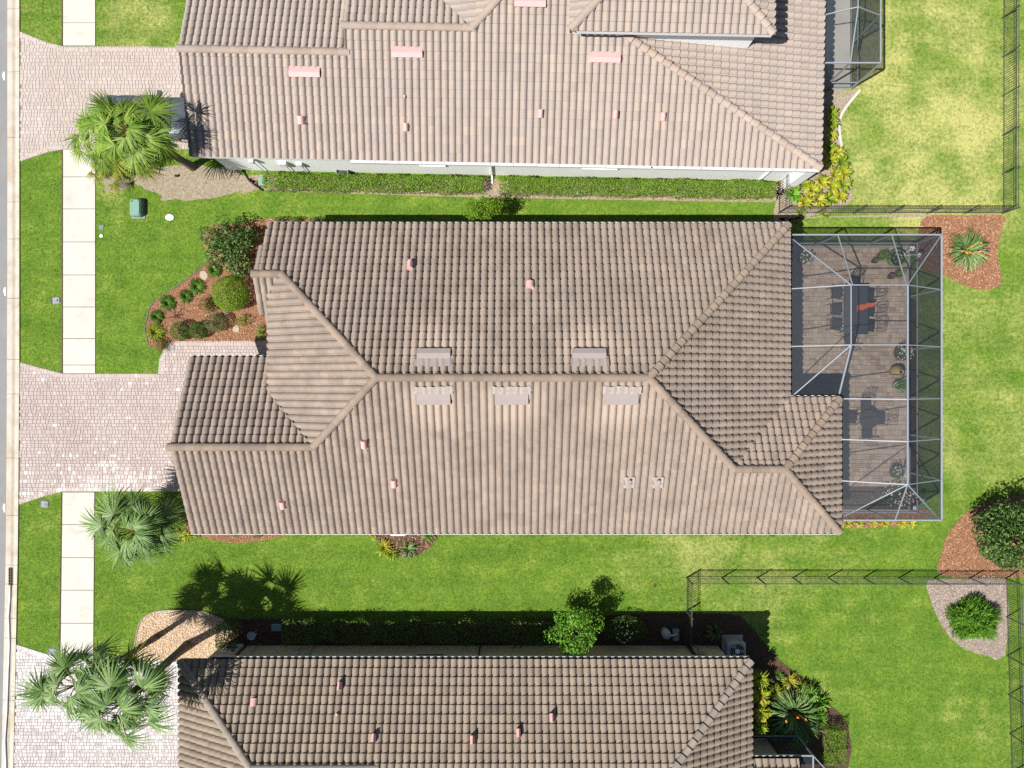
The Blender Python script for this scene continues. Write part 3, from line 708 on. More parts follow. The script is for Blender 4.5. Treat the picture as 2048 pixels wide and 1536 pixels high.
H.face('e', [[(12.27, NE_), (xe, RY), (9.43, wry), (12.27, wry + 2.92)]], (12.27, NE_), (12.27, -1), E, SL, .12)
H.face('en', [[(9.35, wry), (wrx, wry), (14.54, wn_ + .06), (12.27, wn_ + .06)]], (9.35, wn_ + .06), (14.54, wn_ + .06), E, SL, .1)
H.face('ee', [[(14.54, SE_), (14.54, wn_ + .06), (wrx, wry)]], (14.54, SE_), (14.54, wn_), E, SL, .02)
H.ridge((xw, RY, RZ), (xe, RY, RZ), True)
H.ridge((12.27, NE_, E), (xe, RY, RZ)); H.ridge((hx, gy, gz), (xw, RY, RZ)); H.ridge((grX, grY, grZ), (xw, RY, RZ))
H.ridge((-11.15, gy, gz), (hx, gy, gz), True); H.ridge((gx - .05, grY, grZ), (grX, grY, grZ), True)
H.ridge((9.43, wry, wrz), (xe, RY, RZ)); H.ridge((9.43, wry, wrz), (wrx, wry, wrz), True)
H.ridge((14.54, SE_, E), (wrx, wry, wrz)); H.ridge((14.54, wn_ + .06, E), (wrx, wry, wrz))
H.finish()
H.gutter((-10.85, NE_), (12.27, NE_), E, outward=(0, 1)); H.gutter((gx, SE_), (14.5, SE_), E, outward=(0, -1)); H.gutter((gx, gn), (wx, gn), gnz, outward=(0, 1))
H.gutter((12.27, 6.9), (12.27, -.6), E, 'white', outward=(1, 0)); H.gutter((14.54, -.6), (14.54, -6.4), E, 'white', outward=(1, 0)); H.gutter((12.3, wn_ + .06), (14.5, wn_ + .06), E, outward=(0, 1))
H.fascia((wx, 3.4), (wx, -.2), wz, (-1, 0))
walls(H, [[(-10.35, 6.55), (11.78, 6.55), (11.78, -6.08), (-10.35, -6.08), (-10.35, -.5), (-9.6, -.5), (-9.6, 2.85), (-10.35, 2.85)], [(-13.85, .62), (-10.30, .62), (-10.30, -6.085), (-13.85, -6.085)], [(11.75, -1.25), (14.05, -1.25), (14.05, -6.075), (11.75, -6.075)]], 'cream_wall', 3.12)
MB().box((-9.98, -.3, 0), (-9.62, .06, 3.9)).build("porch_column", M['cream_wall'], H.root); MB().box((-9.98, 2.5, 0), (-9.62, 2.86, 3.9)).build("porch_column", M['cream_wall'], H.root)
H.hood_vent('n', 868, 713, 'vent_grey'); H.hood_vent('n', 1178, 713, 'vent_grey')
for px in (868, 1023, 1242): H.hood_vent('s', px, 793, 'vent_grey')
H.pipe_vent('n', 821, 535, hh=.36); H.pipe_vent('n', 1060, 574, wd=.36, ln=.32)
H.pipe_vent('s', 729, 884); H.pipe_vent('s', 789, 962); H.pipe_vent('s', 567, 1005); H.stack('s', 734, 901, 'lead', .04, .2)
def lead_boot(px, py):
    P, U, S, N = H.on('s', px, py); b = MB(); vs = []
    for j in range(5):
        for i in range(5): vs.append(P + U*(-.25 + .125*i) + S*(-.3 + .14*j) + N*(.125 + .03*abs(math.sin(i*2.1))))
    b.add(vs, [(j*5+i, j*5+i+1, (j+1)*5+i+1, (j+1)*5+i) for i in range(4) for j in range(4)]); o = b.build("flashing", M['lead'], H.root)
    MB().tube([P, P + Vector((0, 0, .34))], .055, 10).build("vent_stack", M['lead'], o)
lead_boot(1257, 961); lead_boot(1314, 961)

# ---- neighbour to the north (turned 1.1 degrees) ------------------
A_N = math.radians(-1.13); SN = .30; OY = 9.865
H2 = House((0, 9.9, 0), "white walled house with pinkish beige tiled roof and pink roof vents", 'tile_n', 'cap_n', (0., OY, A_N))
ue, ul = 13.72, -14.33; v1, v2 = 4.18, 5.18; uh = -1.78; us = -7.22; hu, hv = 4.69, 5.03; SE2 = SN * hv / (ue - hu); top = 10.
xv1 = ue - (ue - hu) * v1 / hv
zr1, zr2 = E + SN * v1, E + SN * v2
H2.face('s', [[(ul, 0), (ue, 0), (xv1, v1), (ul, v1)], [(us, v1), (xv1, v1), (hu, hv), (us, hv)], [(us, hv), (hu, hv), (hu, v2), (us, v2)], [(uh, v2), (hu, v2), (hu, top), (uh + top - v2, top)]], (ul, 0), (ue, 0), E, SN, .1)
H2.face('n1', [[(ul, v1), (us, v1), (us, v1 + 4.2), (ul, v1 + 4.2)]], (ul, v1 + 4.2), (us, v1 + 4.2), E, SN, .12)
H2.face('n2', [[(us, v2), (uh, v2), (uh - (top - v2), top), (us, top)]] if uh - (top - v2) > us else [[(us, v2), (uh, v2), (us, v2 + (uh - us))]], (us, v2 + 5.2), (uh, v2 + 5.2), zr2 - SN * 5.2, SN, .12)
H2.face('w', [[(uh, v2), (uh + top - v2, top), (uh - (top - v2), top)]], (uh - 4.82, v2), (uh - 4.82, top), zr2 - SN * 4.82, SN, .1)
H2.face('e', [[(ue, 0), (ue, top), (hu, top), (hu, hv)]], (ue, 0), (ue, top), E, SE2, .05)
ZU = 5.93; uw, uE, vu = 2.28, 10.55, 4.61
H2.face('us', [[(uw, vu), (uE, vu), (uE - 3.6, vu + 3.6), (uw + 3.6, vu + 3.6)]], (uw, vu), (uE, vu), ZU, SN, .08)
H2.face('uw', [[(uw, vu), (uw + 3.6, vu + 3.6), (uw + 3.6, top), (uw, top)]], (uw, vu), (uw, top), ZU, SN, .08)
H2.face('ue', [[(uE, vu), (uE, top), (uE - 3.6, top), (uE - 3.6, vu + 3.6)]], (uE, vu), (uE, top), ZU, SN, .08)
H2.ridge((ul - .05, v1, zr1), (us + .15, v1, zr1), True); H2.ridge((us - .1, v2, zr2), (uh, v2, zr2), True); H2.ridge((uh, v2, zr2), (uh + 3, v2 + 3, zr2 + SN*3), True)
H2.ridge((ue, 0, E), (hu, hv, E + SN*hv)); H2.ridge((uw, vu, ZU), (uw + 3.6, vu + 3.6, ZU + SN*3.6), True); H2.ridge((uE, vu, ZU), (uE - 3.6, vu + 3.6, ZU + SN*3.6))
H2.finish()
for q in (((-.16, -.16), .3), ):
    P0 = Vector((*H2.W(us + .02, v1), zr1)); mm = MB(); n = 12; vs = []
    for i in range(n):
        a_ = 2*math.pi*i/n; rr = R.uniform(.2, .4); vs.append(P0 + Vector((math.cos(a_)*rr*.8, math.sin(a_)*rr*.55, .10 + R.uniform(-.02, .02) - .3*abs(math.sin(a_))*rr*.55)))
    mm.add(vs + [P0 + Vector((0, 0, .22))], [(i, (i+1) % n, n) for i in range(n)]); mm.build("mortar", M['mortar'], H2.root, True)
# step between the two ridges: plastered gable end
MB().prism([H2.W(us - .05, v1 + .05), H2.W(us + .02, v1 + .05), H2.W(us + .02, top), H2.W(us - .05, top)], lambda x, y: E - .1, lambda x, y: max(E, min(zr2 - SN*abs(y - (OY + v2)), zr2)) - .03).build("gable_wall", M['white_wall'], H2.root)
walls(H2, [[(ul + .5, .33), (ue - .4, .33), (ue - .4, top), (ul + .5, top)]], 'white_wall', 3.08)
up = MB(); up.prism([H2.W(uw + .35, vu + .38), H2.W(uE - .38, vu + .38), H2.W(uE - .38, top), H2.W(uw + .35, top)], E, ZU - .1).build("upper_wall", M['white_wall'], H2.root)
H2.fascia((uw + .1, vu), (uE, vu), ZU, (0, -1)); H2.fascia((ul, 0), (ue, 0), E, (0, -1)); H2.fascia((uE, vu), (uE, top), ZU, (1, 0)); H2.fascia((ue, 0), (ue, top), E, (1, 0))
H2.gutter((6.3, 0), (ue, 0), E, 'white', outward=(0, -1)); H2.gutter((-7.2, 0), (6.2, 0), E - .01, 'white', outward=(0, -1))
for u in (-1.0, 12.0):
    a_, b_ = H2.W(u, -.06), H2.W(u + .02, .29); t = MB(); t.beam((*a_, 3.05), (*b_, 2.85), .08, .06); t.beam((*H2.W(u + .02, .28), 2.86), (*H2.W(u + .02, .28), .12), .06, .08, up=(0, 1, 0)); t.beam((*H2.W(u + .02, .27), .15), (*H2.W(u + .03, -.1), .05), .08, .06); t.build("downspout", M['white'], H2.root)
wall_window(H2, -4.25, -3.2, .33, 1.55, 2.2, -1); wall_window(H2, 3.35, 4.85, .33, 1.6, 2.2, -1); wall_window(H2, -6.75, -6.1, .33, 1.75, 2.2, -1)
fin = MB(); fin.prism([H2.W(ue - .45, -.05), H2.W(ue + .02, -.05), H2.W(ue + .02, .75), H2.W(ue - .45, .75)], 0, 2.75); fin.build("corner_pier", M['white_wall'], H2.root)
for px, py in ((611, 144), (815, 105), (1209, 115), (1060, 4)): H2.hood_vent('s', px, py, 'pink', 1.32, .44, False)
for px, py, w_ in ((604, 241, .34), (813, 255, .25), (1081, 228, .25), (1230, 230, .25), (1325, 234, .25)): H2.pipe_vent('s', px, py, wd=w_, ln=.34, hh=.33)
H2.stack('s', 810, 196, 'pink', .045, .22)

# ---- neighbour to the south ---------------------------------------
sy = -12.29; sl_, sr_ = -14.74, 10.6; wr = -16.08
H3 = House((0, -12.5, 0), "tan stucco house with buff tiled hip roof, its north wall in deep shade", 'tile_s', 'cap_s')
t1 = sy - wr; mr = 6.5; zw_ = E + SL*t1
H3.face('n', [[(sl_, sy), (sr_, sy), (sr_ - t1, wr), (sl_ + t1, wr)], [(-5.64, wr), (sr_ - t1, wr), (sr_ - mr, sy - mr), (-5.64, sy - mr)]], (sl_, sy), (sr_, sy), E, SL, .1)
H3.face('w', [[(sl_, sy), (sl_ + t1, wr), (sl_ + t1, wr - .6), (sl_, -21.)]], (sl_, sy), (sl_, -21), E, SL, .1)
H3.face('e', [[(sr_, sy), (sr_, -21), (sr_ - mr, -21), (sr_ - mr, sy - mr)]], (sr_, sy), (sr_, -21), E, SL, .06)
H3.face('l', [[(sr_, -16.83), (12.83, -16.83), (12.83, -20), (sr_, -20)]], (sr_, -16.83), (12.83, -16.83), E - .25, SL, .03)
H3.face('ws', [[(sl_ + t1, wr), (-5.64, wr), (-5.64, wr - t1), (sl_, wr - t1)]], (sl_, wr - t1), (-5.64, wr - t1), E, SL, .03)
H3.face('sb', [[(-5.64, sy - mr), (sr_ - mr, sy - mr), (sr_ - mr, sy - 2*mr), (-5.64, sy - 2*mr)]], (-5.64, sy - 2*mr), (sr_ - mr, sy - 2*mr), E, SL, .03)
H3.ridge((sl_, sy, E), (sl_ + t1, wr, zw_), True); H3.ridge((sl_ + t1, wr, zw_), (-5.64, wr, zw_), True); H3.ridge((sr_, sy, E), (sr_ - mr, sy - mr, E + SL*mr)); H3.ridge((sr_ - mr, sy - mr, E + SL*mr), (-5.64, sy - mr, E + SL*mr), True)
H3.finish()
H3.gutter((sl_ + 1.3, sy), (sr_ - .02, sy), E, outward=(0, 1)); H3.gutter((sr_ + .25, -16.83), (12.7, -16.83), E - .25, outward=(0, 1))
H3.fascia((sl_, sy), (sl_, -21), E, (-1, 0), 'bronze'); H3.fascia((sr_, sy), (sr_, -16.7), E, (1, 0), 'bronze')
walls(H3, [[(sl_ + .55, -12.78), (sr_ - .55, -12.78), (sr_ - .55, -21), (sl_ + .55, -21)], [(sr_ - .6, -17.3), (12.4, -17.3), (12.4, -21.01), (sr_ - .6, -21.01)]], 'tan_wall', 3.08)
wall_window(H3, -4.35, -3.3, -12.78, 1.5, 2.35, 1, 'bronze'); wall_window(H3, -13.9, -13.2, -12.78, .1, 1.0, 1, 'white')
for x in (-12.95, -1.55, 8.62):
    t = MB(); t.beam((x, -12.33, 3.04), (x, -12.72, 2.85), .08, .06); t.beam((x, -12.73, 2.86), (x, -12.73, .1), .06, .08, up=(0, 1, 0)); t.build("downspout", M['bronze'], H3.root)
for px, py, hh in ((509, 1405, .22), (681, 1373, .42), (749, 1476, .42), (945, 1480, .40), (1037, 1466, .40), (1103, 1436, .42)): H3.pipe_vent('n', px, py, wd=.2 if hh > .3 else .28, ln=.32, hh=hh)
H3.stack('n', 675, 1424, 'pink', .045, .25)
# ------------------------------------------------------------------ screen enclosures
def cage(loc, label, beams, panels, posts, wide=.06):
    c = thing("screen_enclosure", loc, label, "screen enclosure", world=True)
    for p, q, wd, hh in beams: MB().beam(p, q, wd, hh).build("beam", M['alu'], c)
    for p, z1 in posts: MB().box((p[0]-.035, p[1]-.035, 0), (p[0]+.035, p[1]+.035, z1)).build("post", M['alu'], c)
    for q in panels: MB().add(q, [tuple(range(len(q)))]).build("screen_panel", M['screen'], c)
    return c
cz, tz = 2.72, 4.30
x0, x1, xs = 12.42, 19.40, 14.62; yN, yS, yM = 6.74, -6.15, -.62
tw, te, tn, ts = 14.59, 17.02, 4.26, -4.33
y2, y3, y4 = 1.68, -.66, -2.48
B = []; V3 = lambda x, y, z: Vector((x, y, z))
def bm(p, q, wd=.042, hh=.05): B.append((Vector(p), Vector(q), wd, hh))
hz = 2.98
bm((x0, yN, cz), (x1, yN, cz), .06, .08); bm((x1, yN, cz), (x1, yS, cz), .075, .08); bm((xs, yS, cz), (x1, yS, cz), .06, .08)
bm((x0 + .06, yN - .05, cz), (tw, tn, tz)); bm((14.72, yN, cz), (tw + .06, tn, tz)); bm((17.16, yN, cz), (te - .05, tn, tz)); bm((x1, yN, cz), (te, tn, tz))
bm((x0, tn, hz), (tw, tn, tz)); bm((tw, tn, tz), (te, tn, tz)); bm((te, tn, tz), (x1, tn, cz))
bm((tw, tn, tz), (tw, y2, tz)); bm((te, tn, tz), (te, ts, tz), .06, .08)
bm((x0, y2, hz), (tw, y2, tz)); bm((tw, y2, tz), (te, y2, tz)); bm((te, y2, tz), (x1, y2, cz))
bm((tw, y2, tz), (x0 + .05, yM, hz)); bm((tw, y2, tz), (xs, yM, hz), .06, .07)
bm((x0, yM - .02, hz), (xs, yM - .02, hz), .05, .07); bm((xs, y3, hz), (te, y3, tz)); bm((te, y3, tz), (x1, y3, cz))
bm((xs, y4, hz), (te, y4, tz)); bm((te, y4, tz), (x1, y4, cz)); bm((xs, ts, hz), (te, ts, tz)); bm((te, ts, tz), (x1, ts, cz))
bm((te, ts, tz), (xs + .1, yS + .05, cz)); bm((te, ts, tz), (17.3, yS, cz)); bm((te, ts, tz), (x1 - .1, yS + .05, cz))
# chair rails and base plates of the walls
bm((x0, yN, .75), (x1, yN, .75), .05, .05); bm((x1, yN, .75), (x1, yS, .75), .05, .05); bm((xs, yS, .75), (x1, yS, .75), .05, .05)
bm((x0, yN, .06), (x1, yN, .06), .06, .06); bm((x1, yN, .06), (x1, yS, .06), .06, .06); bm((xs, yS, .06), (x1, yS, .06), .06, .06)
rp_ = lambda *p: [tuple(q) for q in p]
PN = [rp_((x0,yN,cz),(x0,tn,hz),(tw,tn,tz)), rp_((x0,yN,cz),(14.72,yN,cz),(tw,tn,tz)), rp_((14.72,yN,cz),(17.16,yN,cz),(te,tn,tz),(tw,tn,tz)), rp_((17.16,yN,cz),(x1,yN,cz),(te,tn,tz)), rp_((x1,yN,cz),(x1,tn,cz),(te,tn,tz)),
      rp_((x0,tn,hz),(x0,y2,hz),(tw,y2,tz),(tw,tn,tz)), rp_((tw,tn,tz),(tw,y2,tz),(te,y2,tz),(te,tn,tz)), rp_((te,tn,tz),(te,y2,tz),(x1,y2,cz),(x1,tn,cz)),
      rp_((x0,y2,hz),(x0,yM,hz),(tw,y2,tz)), rp_((x0,yM,hz),(xs,yM,hz),(tw,y2,tz)), rp_((tw,y2,tz),(xs,yM,hz),(te,y3,tz),(te,y2,tz)), rp_((te,y2,tz),(te,y3,tz),(x1,y3,cz),(x1,y2,cz)),
      rp_((xs,y3,hz),(xs,y4,hz),(te,y4,tz),(te,y3,tz)), rp_((te,y3,tz),(te,y4,tz),(x1,y4,cz),(x1,y3,cz)), rp_((xs,y4,hz),(xs,ts,hz),(te,ts,tz),(te,y4,tz)), rp_((te,y4,tz),(te,ts,tz),(x1,ts,cz),(x1,y4,cz)),
      rp_((xs,ts,hz),(xs,yS,cz),(te,ts,tz)), rp_((xs,yS,cz),(17.3,yS,cz),(te,ts,tz)), rp_((17.3,yS,cz),(x1,yS,cz),(te,ts,tz)), rp_((x1,yS,cz),(x1,ts,cz),(te,ts,tz))]
pc = []
for a, b in ((x0, 14.72), (14.72, 17.16), (17.16, x1)): PN.append(rp_((a,yN,.09),(b,yN,.09),(b,yN,cz-.06),(a,yN,cz-.06)))
ys_ = [yN, tn, y2, y3, y4, ts, yS]
for a, b in zip(ys_, ys_[1:]): PN.append(rp_((x1,a,.09),(x1,b,.09),(x1,b,cz-.06),(x1,a,cz-.06)))
for a, b in ((xs, 17.3), (17.3, x1)): PN.append(rp_((a,yS,.09),(b,yS,.09),(b,yS,cz-.06),(a,yS,cz-.06)))
pc = [((x, yN), cz) for x in (x0 + .05, 14.72, 17.16, x1)] + [((x1, y), cz) for y in (tn, y2, y3, y4, ts, yS)] + [((17.3, yS), cz), ((xs + .05, yS), cz)]
cage((16, 0, 0), "large grey framed screen enclosure with raised mansard roof over brown paver patio", B, PN, pc)
# neighbour's enclosure
B = []; ez, rz_ = 2.9, 3.65; a0, a1, am, b0, b1, b2 = 13.95, 16.56, 15.2, 14.43, 16.56, 20.5
bm((a1, b0, ez), (a1, b2, ez), .06, .07); bm((a0, b0, ez), (a1, b0, ez), .06, .07); bm((a0, b1, ez), (am, b1, rz_)); bm((am, b1, rz_), (a1, b1, ez)); bm((am, b0, ez), (am, b1, rz_)); bm((am, b1, rz_), (am, b2, rz_))
bm((a0, b0, .75), (a1, b0, .75), .05, .05); bm((a1, b0, .75), (a1, b2, .75), .05, .05); bm((a0, b0, .06), (a1, b0, .06), .06, .06); bm((a1, b0, .06), (a1, b2, .06), .06, .06)
PN = [rp_((a0,b0,ez),(am,b0,ez),(am,b1,rz_),(a0,b1,ez)), rp_((am,b0,ez),(a1,b0,ez),(a1,b1,ez),(am,b1,rz_)), rp_((a0,b1,ez),(am,b1,rz_),(am,b2,rz_),(a0,b2,ez)), rp_((am,b1,rz_),(a1,b1,ez),(a1,b2,ez),(am,b2,rz_)),
      rp_((a0,b0,.09),(am,b0,.09),(am,b0,ez),(a0,b0,ez)), rp_((am,b0,.09),(a1,b0,.09),(a1,b0,ez),(am,b0,ez)), rp_((a1,b0,.09),(a1,b1,.09),(a1,b1,ez),(a1,b0,ez)), rp_((a1,b1,.09),(a1,b2,.09),(a1,b2,ez),(a1,b1,ez))]
cage((15.2, 17, 0), "narrow screen enclosure with low ridge over pale concrete, behind the pinkish roof", B, PN, [((a0, b0), ez), ((am, b0), ez), ((a1, b0), ez), ((a1, b1), ez), ((a1, 18.7), ez)])
pd = [(13.2, 14.5), (16.5, 14.5), (16.5, 21), (13.2, 21)]; EXCL.append([(13.0, 14.3), (16.62, 14.3), (16.62, 21), (13.0, 21)])
tag(MB().prism(pd, -.05, .05, .9).build("pool_deck", M['concrete']), kind="structure")
# south neighbour's enclosure (its corner only)
B = []; sx0, sx1, sy0 = 12.9, 13.65, -16.4; cz3 = 2.6
bm((11.2, sy0 - .45, cz3), (sx1, sy0 - .45, cz3), .06, .07); bm((sx1, sy0 - .45, cz3), (sx1, -20, cz3), .06, .07); bm((sx1, sy0-.45, .75), (11.2, sy0-.45, .75), .05, .05); bm((sx1, sy0 - .45, 2.6), (15.2, -18.6, 1.9))
PN = [rp_((12.4, sy0-.45, .06), (sx1, sy0-.45, .06), (sx1, sy0-.45, cz3), (12.4, sy0-.45, cz3)), rp_((12.9, sy0-.45, cz3), (sx1, sy0-.45, cz3), (sx1, -20, cz3), (12.9, -20, cz3)), rp_((sx1, sy0-.45, cz3), (15.4, -18.9, .6), (15.4, -20, .6), (sx1, -20, cz3))]
cage((13, -18, 0), "dark screen enclosure corner beside a clipped hedge behind the buff roofed house", B, PN, [((sx1, sy0 - .45), cz3)])

# ------------------------------------------------------------------ black picket fences
PICK = MB().box((-.0065, -.0065, .05), (.0065, .0065, 1.2)).mesh("picket", M['fence'])
POST = MB().box((-.025, -.025, -.05), (.025, .025, 1.24)).box((-.03, -.03, 1.24), (.03, .03, 1.255)).mesh("post", M['fence'])
def fence(p, q, label, sp=.115, post_sp=1.83, tops=True):
    p = Vector((*p, 0)); q = Vector((*q, 0)); d = q - p; L = d.length; rz = math.atan2(d.y, d.x)
    f = thing("picket_fence", p, label, "fence", world=True); u = d / L
    n = round(L / post_sp)
    for i in range(n + 1): piece("post", POST, f, p + d * (i / n), (0, 0, rz))
    for z in (.14, 1.02, 1.18): MB().beam(p + Vector((0, 0, z)), q + Vector((0, 0, z)), .02, .026).build("rail", M['fence'], f)
    m = int(L / sp)
    for i in range(m): piece("picket", PICK, f, p + u * ((i + .5) * L / m), (0, 0, rz))
g2 = lambda x, y: tuple(G(x, y)[:2])
fence(g2(1556, 427), g2(2004, 427), "black picket fence along yellow foliage plants and the mulch with a strappy clump")
fence(g2(2004, 427), g2(2005, -120), "black picket fence at the back of the dry pale lawn")
fence(g2(1556, 427), g2(1558, 358), "short black picket fence from white wall to yellow foliage plants")
fence(g2(1373, 1155), g2(2010, 1156), "black picket fence between lawn and grey mulch bed with green conifer shrub")
fence(g2(1373, 1155), g2(1372, 1288), "short black picket fence running to the shaded tan wall")
fence(g2(2010, 1156), g2(2026, 1700), "black picket fence at the back of the lush green lawn")

# ------------------------------------------------------------------ plants
def leaf_cloud(n, sampler, size, lean=.7, aspect=.5, seed=0, up=.4, tintf=None):
    """n leaf-shaped quads; sampler(rng, n) -> points, outward normals"""
    rng = np.random.default_rng(seed); C, Nn = sampler(rng, n)
    Nn = Nn + rng.normal(0, lean, (n, 3)) + np.array([0, 0, up]); Nn /= np.linalg.norm(Nn, axis=1)[:, None]
    r = rng.normal(0, 1, (n, 3)); A = np.cross(Nn, r); A /= np.linalg.norm(A, axis=1)[:, None]; Bv = np.cross(Nn, A)
    l = size * rng.uniform(.6, 1.3, n)[:, None]; a = A * l / 2; b = Bv * l * aspect / 2
    V = np.stack([C - a, C - a*.1 + b + Nn*l*.06, C + a, C - a*.1 - b + Nn*l*.06], 1).reshape(-1, 3); F = np.arange(4*n).reshape(-1, 4)
    t = rng.uniform(0, 1, n) if tintf is None else np.clip(tintf(C, rng), 0, 1)
    return V, F, np.repeat(t, 4)
def ell_sampler(rx, ry, rz, cz_, shell=.35, lump=.12, floor=.02, seed=1):
    lr = np.random.default_rng(seed); K = lr.normal(0, 1, (7, 3)); K /= np.linalg.norm(K, axis=1)[:, None]; amp = lr.uniform(-1, 1, 7)
    def f(rng, n):
        d = rng.normal(0, 1, (n, 3)); d /= np.linalg.norm(d, axis=1)[:, None]
        bump = 1 + lump * (np.cos(4 * (d @ K.T)) @ amp) / 2
        rad = (1 - shell * rng.uniform(0, 1, n) ** 2) * bump
        C = d * rad[:, None] * np.array([rx, ry, rz]) + np.array([0, 0, cz_]); C[:, 2] = np.maximum(C[:, 2], floor + rng.uniform(0, .05, n))
        return C, d
    return f
def multi(*fs):
    def f(rng, n):
        k_ = n // len(fs); out = [g_(rng, k_ if i else n - k_*(len(fs)-1)) for i, g_ in enumerate(fs)]
        return np.concatenate([o[0] for o in out]), np.concatenate([o[1] for o in out])
    return f
def shift(f, dx, dy):
    def g_(rng, n):
        C, d = f(rng, n); return C + np.array([dx, dy, 0]), d
    return g_
def shrub(px, py, rpx, label, mat, n=1500, size=.06, h=None, sq=1., cat="shrub", group=None, name="shrub", stem='bark', shell=.35, lump=.12, aspect=.5, trunk_h=None, extra=None, lean=.7, zc=None, sx=1., loc=None):
    """rounded leafy shrub whose crown shows centred at (px,py) with radius rpx pixels"""
    r0 = rpx / (FPX / (CH - .8)); hh = h or r0 * 1.9; czz = zc if zc is not None else hh * .52
    p = G(px, py, czz) if loc is None else loc; t = thing(name, (p.x, p.y, 0), label, cat, group)
    V, F, T = leaf_cloud(n, ell_sampler(r0 * sx, r0 * sq, hh - czz, czz, shell, lump, .02, int(px + py)), size, lean, aspect, int(px * 7 + py), .35)
    o = link(bpy.data.objects.new("foliage", np_mesh("foliage", V, [F], T, M[mat])), t)
    s = MB(); rr = random.Random(int(px))
    for i in range(4): a = rr.uniform(0, 6.28); s.tube([(0, 0, -.03), (.25*r0*math.cos(a), .25*r0*math.sin(a), czz*.6), (.6*r0*math.cos(a), .6*r0*math.sin(a), czz*1.1)], lambda u: .03*(1-.7*u), 5)
    s.build("stem", M[stem], t)
    if extra: extra(t, r0, hh)
    return t
def strap_clump(px, py, rpx, label, mat, n=60, wd=.03, h=.5, cat="plant", group=None, name="clump", fl=None, z=.25, droop=.6, seed=0, rz=0., loc=None, base_z=0., flat=0., lift=0.):
    """tuft of arching strap leaves, each a folded tapering blade"""
    r0 = rpx / (FPX / (CH - z)); p = G(px, py, z) if loc is None else loc; t = thing(name, (p.x, p.y, base_z), label, cat, group, rz); rr = random.Random(int(px*3 + py) + seed); mb = MB()
    for i in range(n):
        a = rr.uniform(0, 6.283); L = r0 * rr.uniform(.55, 1.08); hh = h * rr.uniform(.5, 1.15) * (1.15 - .5 * L / r0 * (1 - flat)); c, s = math.cos(a), math.sin(a); w2 = wd * rr.uniform(.7, 1.2) / 2; b0 = r0 * .08
        pts = []
        for u, wk in ((0, .6), (.3, 1.), (.6, 1.), (.85, .6), (1., .04)):
            zz = hh * (2.2*u - (1.2 + droop)*u*u) / 1.0 if droop < 1.4 else hh * u * (1.6 - 1.2*u)
            x = b0 + L * u; tw_ = rr.uniform(-.02, .02)
            pts.append((x*c - (tw_ + w2*wk)*s, x*s + (tw_ + w2*wk)*c, max(.01, zz) + .012 + lift)); pts.append((x*c - (tw_ - w2*wk)*s, x*s + (tw_ - w2*wk)*c, max(.01, zz) + lift))
        mb.add(pts, [(2*j, 2*j+1, 2*j+3, 2*j+2) for j in range(4)], rr.random())
    mb.build("foliage", M[mat], t)
    if lift:
        sm = MB(); [sm.tube([(.05*math.cos(a), .05*math.sin(a), -.03), (.03*math.cos(a), .03*math.sin(a), lift + .08)], .02, 5) for a in (0, 2.1, 4.2)]; sm.build("stem", M['bark'], t)
    if fl:
        for i in range(fl[1]):
            a = rr.uniform(0, 6.283); q = r0 * rr.uniform(.1, .85); f = MB(); hh = h * rr.uniform(.75, 1.1); c = Vector((q*math.cos(a), q*math.sin(a), hh))
            f.tube([(.3*c.x, .3*c.y, .05), (c.x*.8, c.y*.8, hh*.8), tuple(c)], .008, 4, .5)
            for j in range(5): b = rr.uniform(0, 6.28); e = c + Vector((math.cos(b)*.09, math.sin(b)*.09, rr.uniform(.0, .06))); sd = Vector((-math.sin(b), math.cos(b), 0))*.02; f.add([c - sd, c + sd, e], [(0, 1, 2)], .5, 0)
            f.build("flower", M[fl[0]], t)
    return t
def rosette(px, py, rpx, label, mat, n=34, wd=.075, h=.42, group=None, z=.3, cat="plant", name="foliage_plant", fl=None, loc=None, seed=0, base_z=0., lift=0.):
    return strap_clump(px, py, rpx, label, mat, n, wd, h, cat, group, name, fl, z, .5, seed, 0., loc, base_z, 0., lift)

# fan palms: each frond is a part
def frond_mesh(seed, mat, pet=1.05, fan=.85, nl=34, spread=2.35, bend=.25):
    """petiole along +x, then a pleated fan tipped down by bend"""
    rr = random.Random(seed); mb = MB(); cb, sb = math.cos(bend), math.sin(bend)
    mb.tube([(0, 0, 0), (pet*.5, 0, .06), (pet, 0, 0)], lambda u: .022*(1-.5*u), 4, .5, True, 1)
    for i in range(nl):
        a = -spread + 2*spread*i/(nl-1) + rr.uniform(-.05, .05); L = fan*(1.12 - .32*abs(a)/spread)*rr.uniform(.82, 1.08); c, s = math.cos(a*.82), math.sin(a*.82); w2 = .025*rr.uniform(.8, 1.2)
        tint = rr.uniform(.05, .95); dz = -.16*abs(s); dr = rr.uniform(.10, .5); v = []
        for u, wk in ((.02, .5), (.35, 1.), (.68, .7), (1., .05)):
            x, y, z = c*L*u, s*L*u, .10*u - dr*u*u*1.1 + dz*u; q = Vector((pet + x*cb + z*sb, y, z*cb - x*sb)); n_ = Vector((-s*cb, c, s*sb))*(w2*wk); v += [q + n_, q - n_]
        mb.add(v, [(2*j, 2*j+1, 2*j+3, 2*j+2) for j in range(3)], tint)
    return mb.mesh("frond", [mat, M['stalk']])
FR = {k_: [frond_mesh(i * 31 + 5, M[k_], bend=.15 + .2*i) for i in range(4)] for k_ in ('palm', 'palm_g', 'palm_y')}
FI = {k_: [frond_mesh(i * 17 + 3, M[k_], pet=.55 + .12*i, fan=.72, bend=.75 + .15*i) for i in range(3)] for k_ in ('palm', 'palm_g', 'palm_y')}
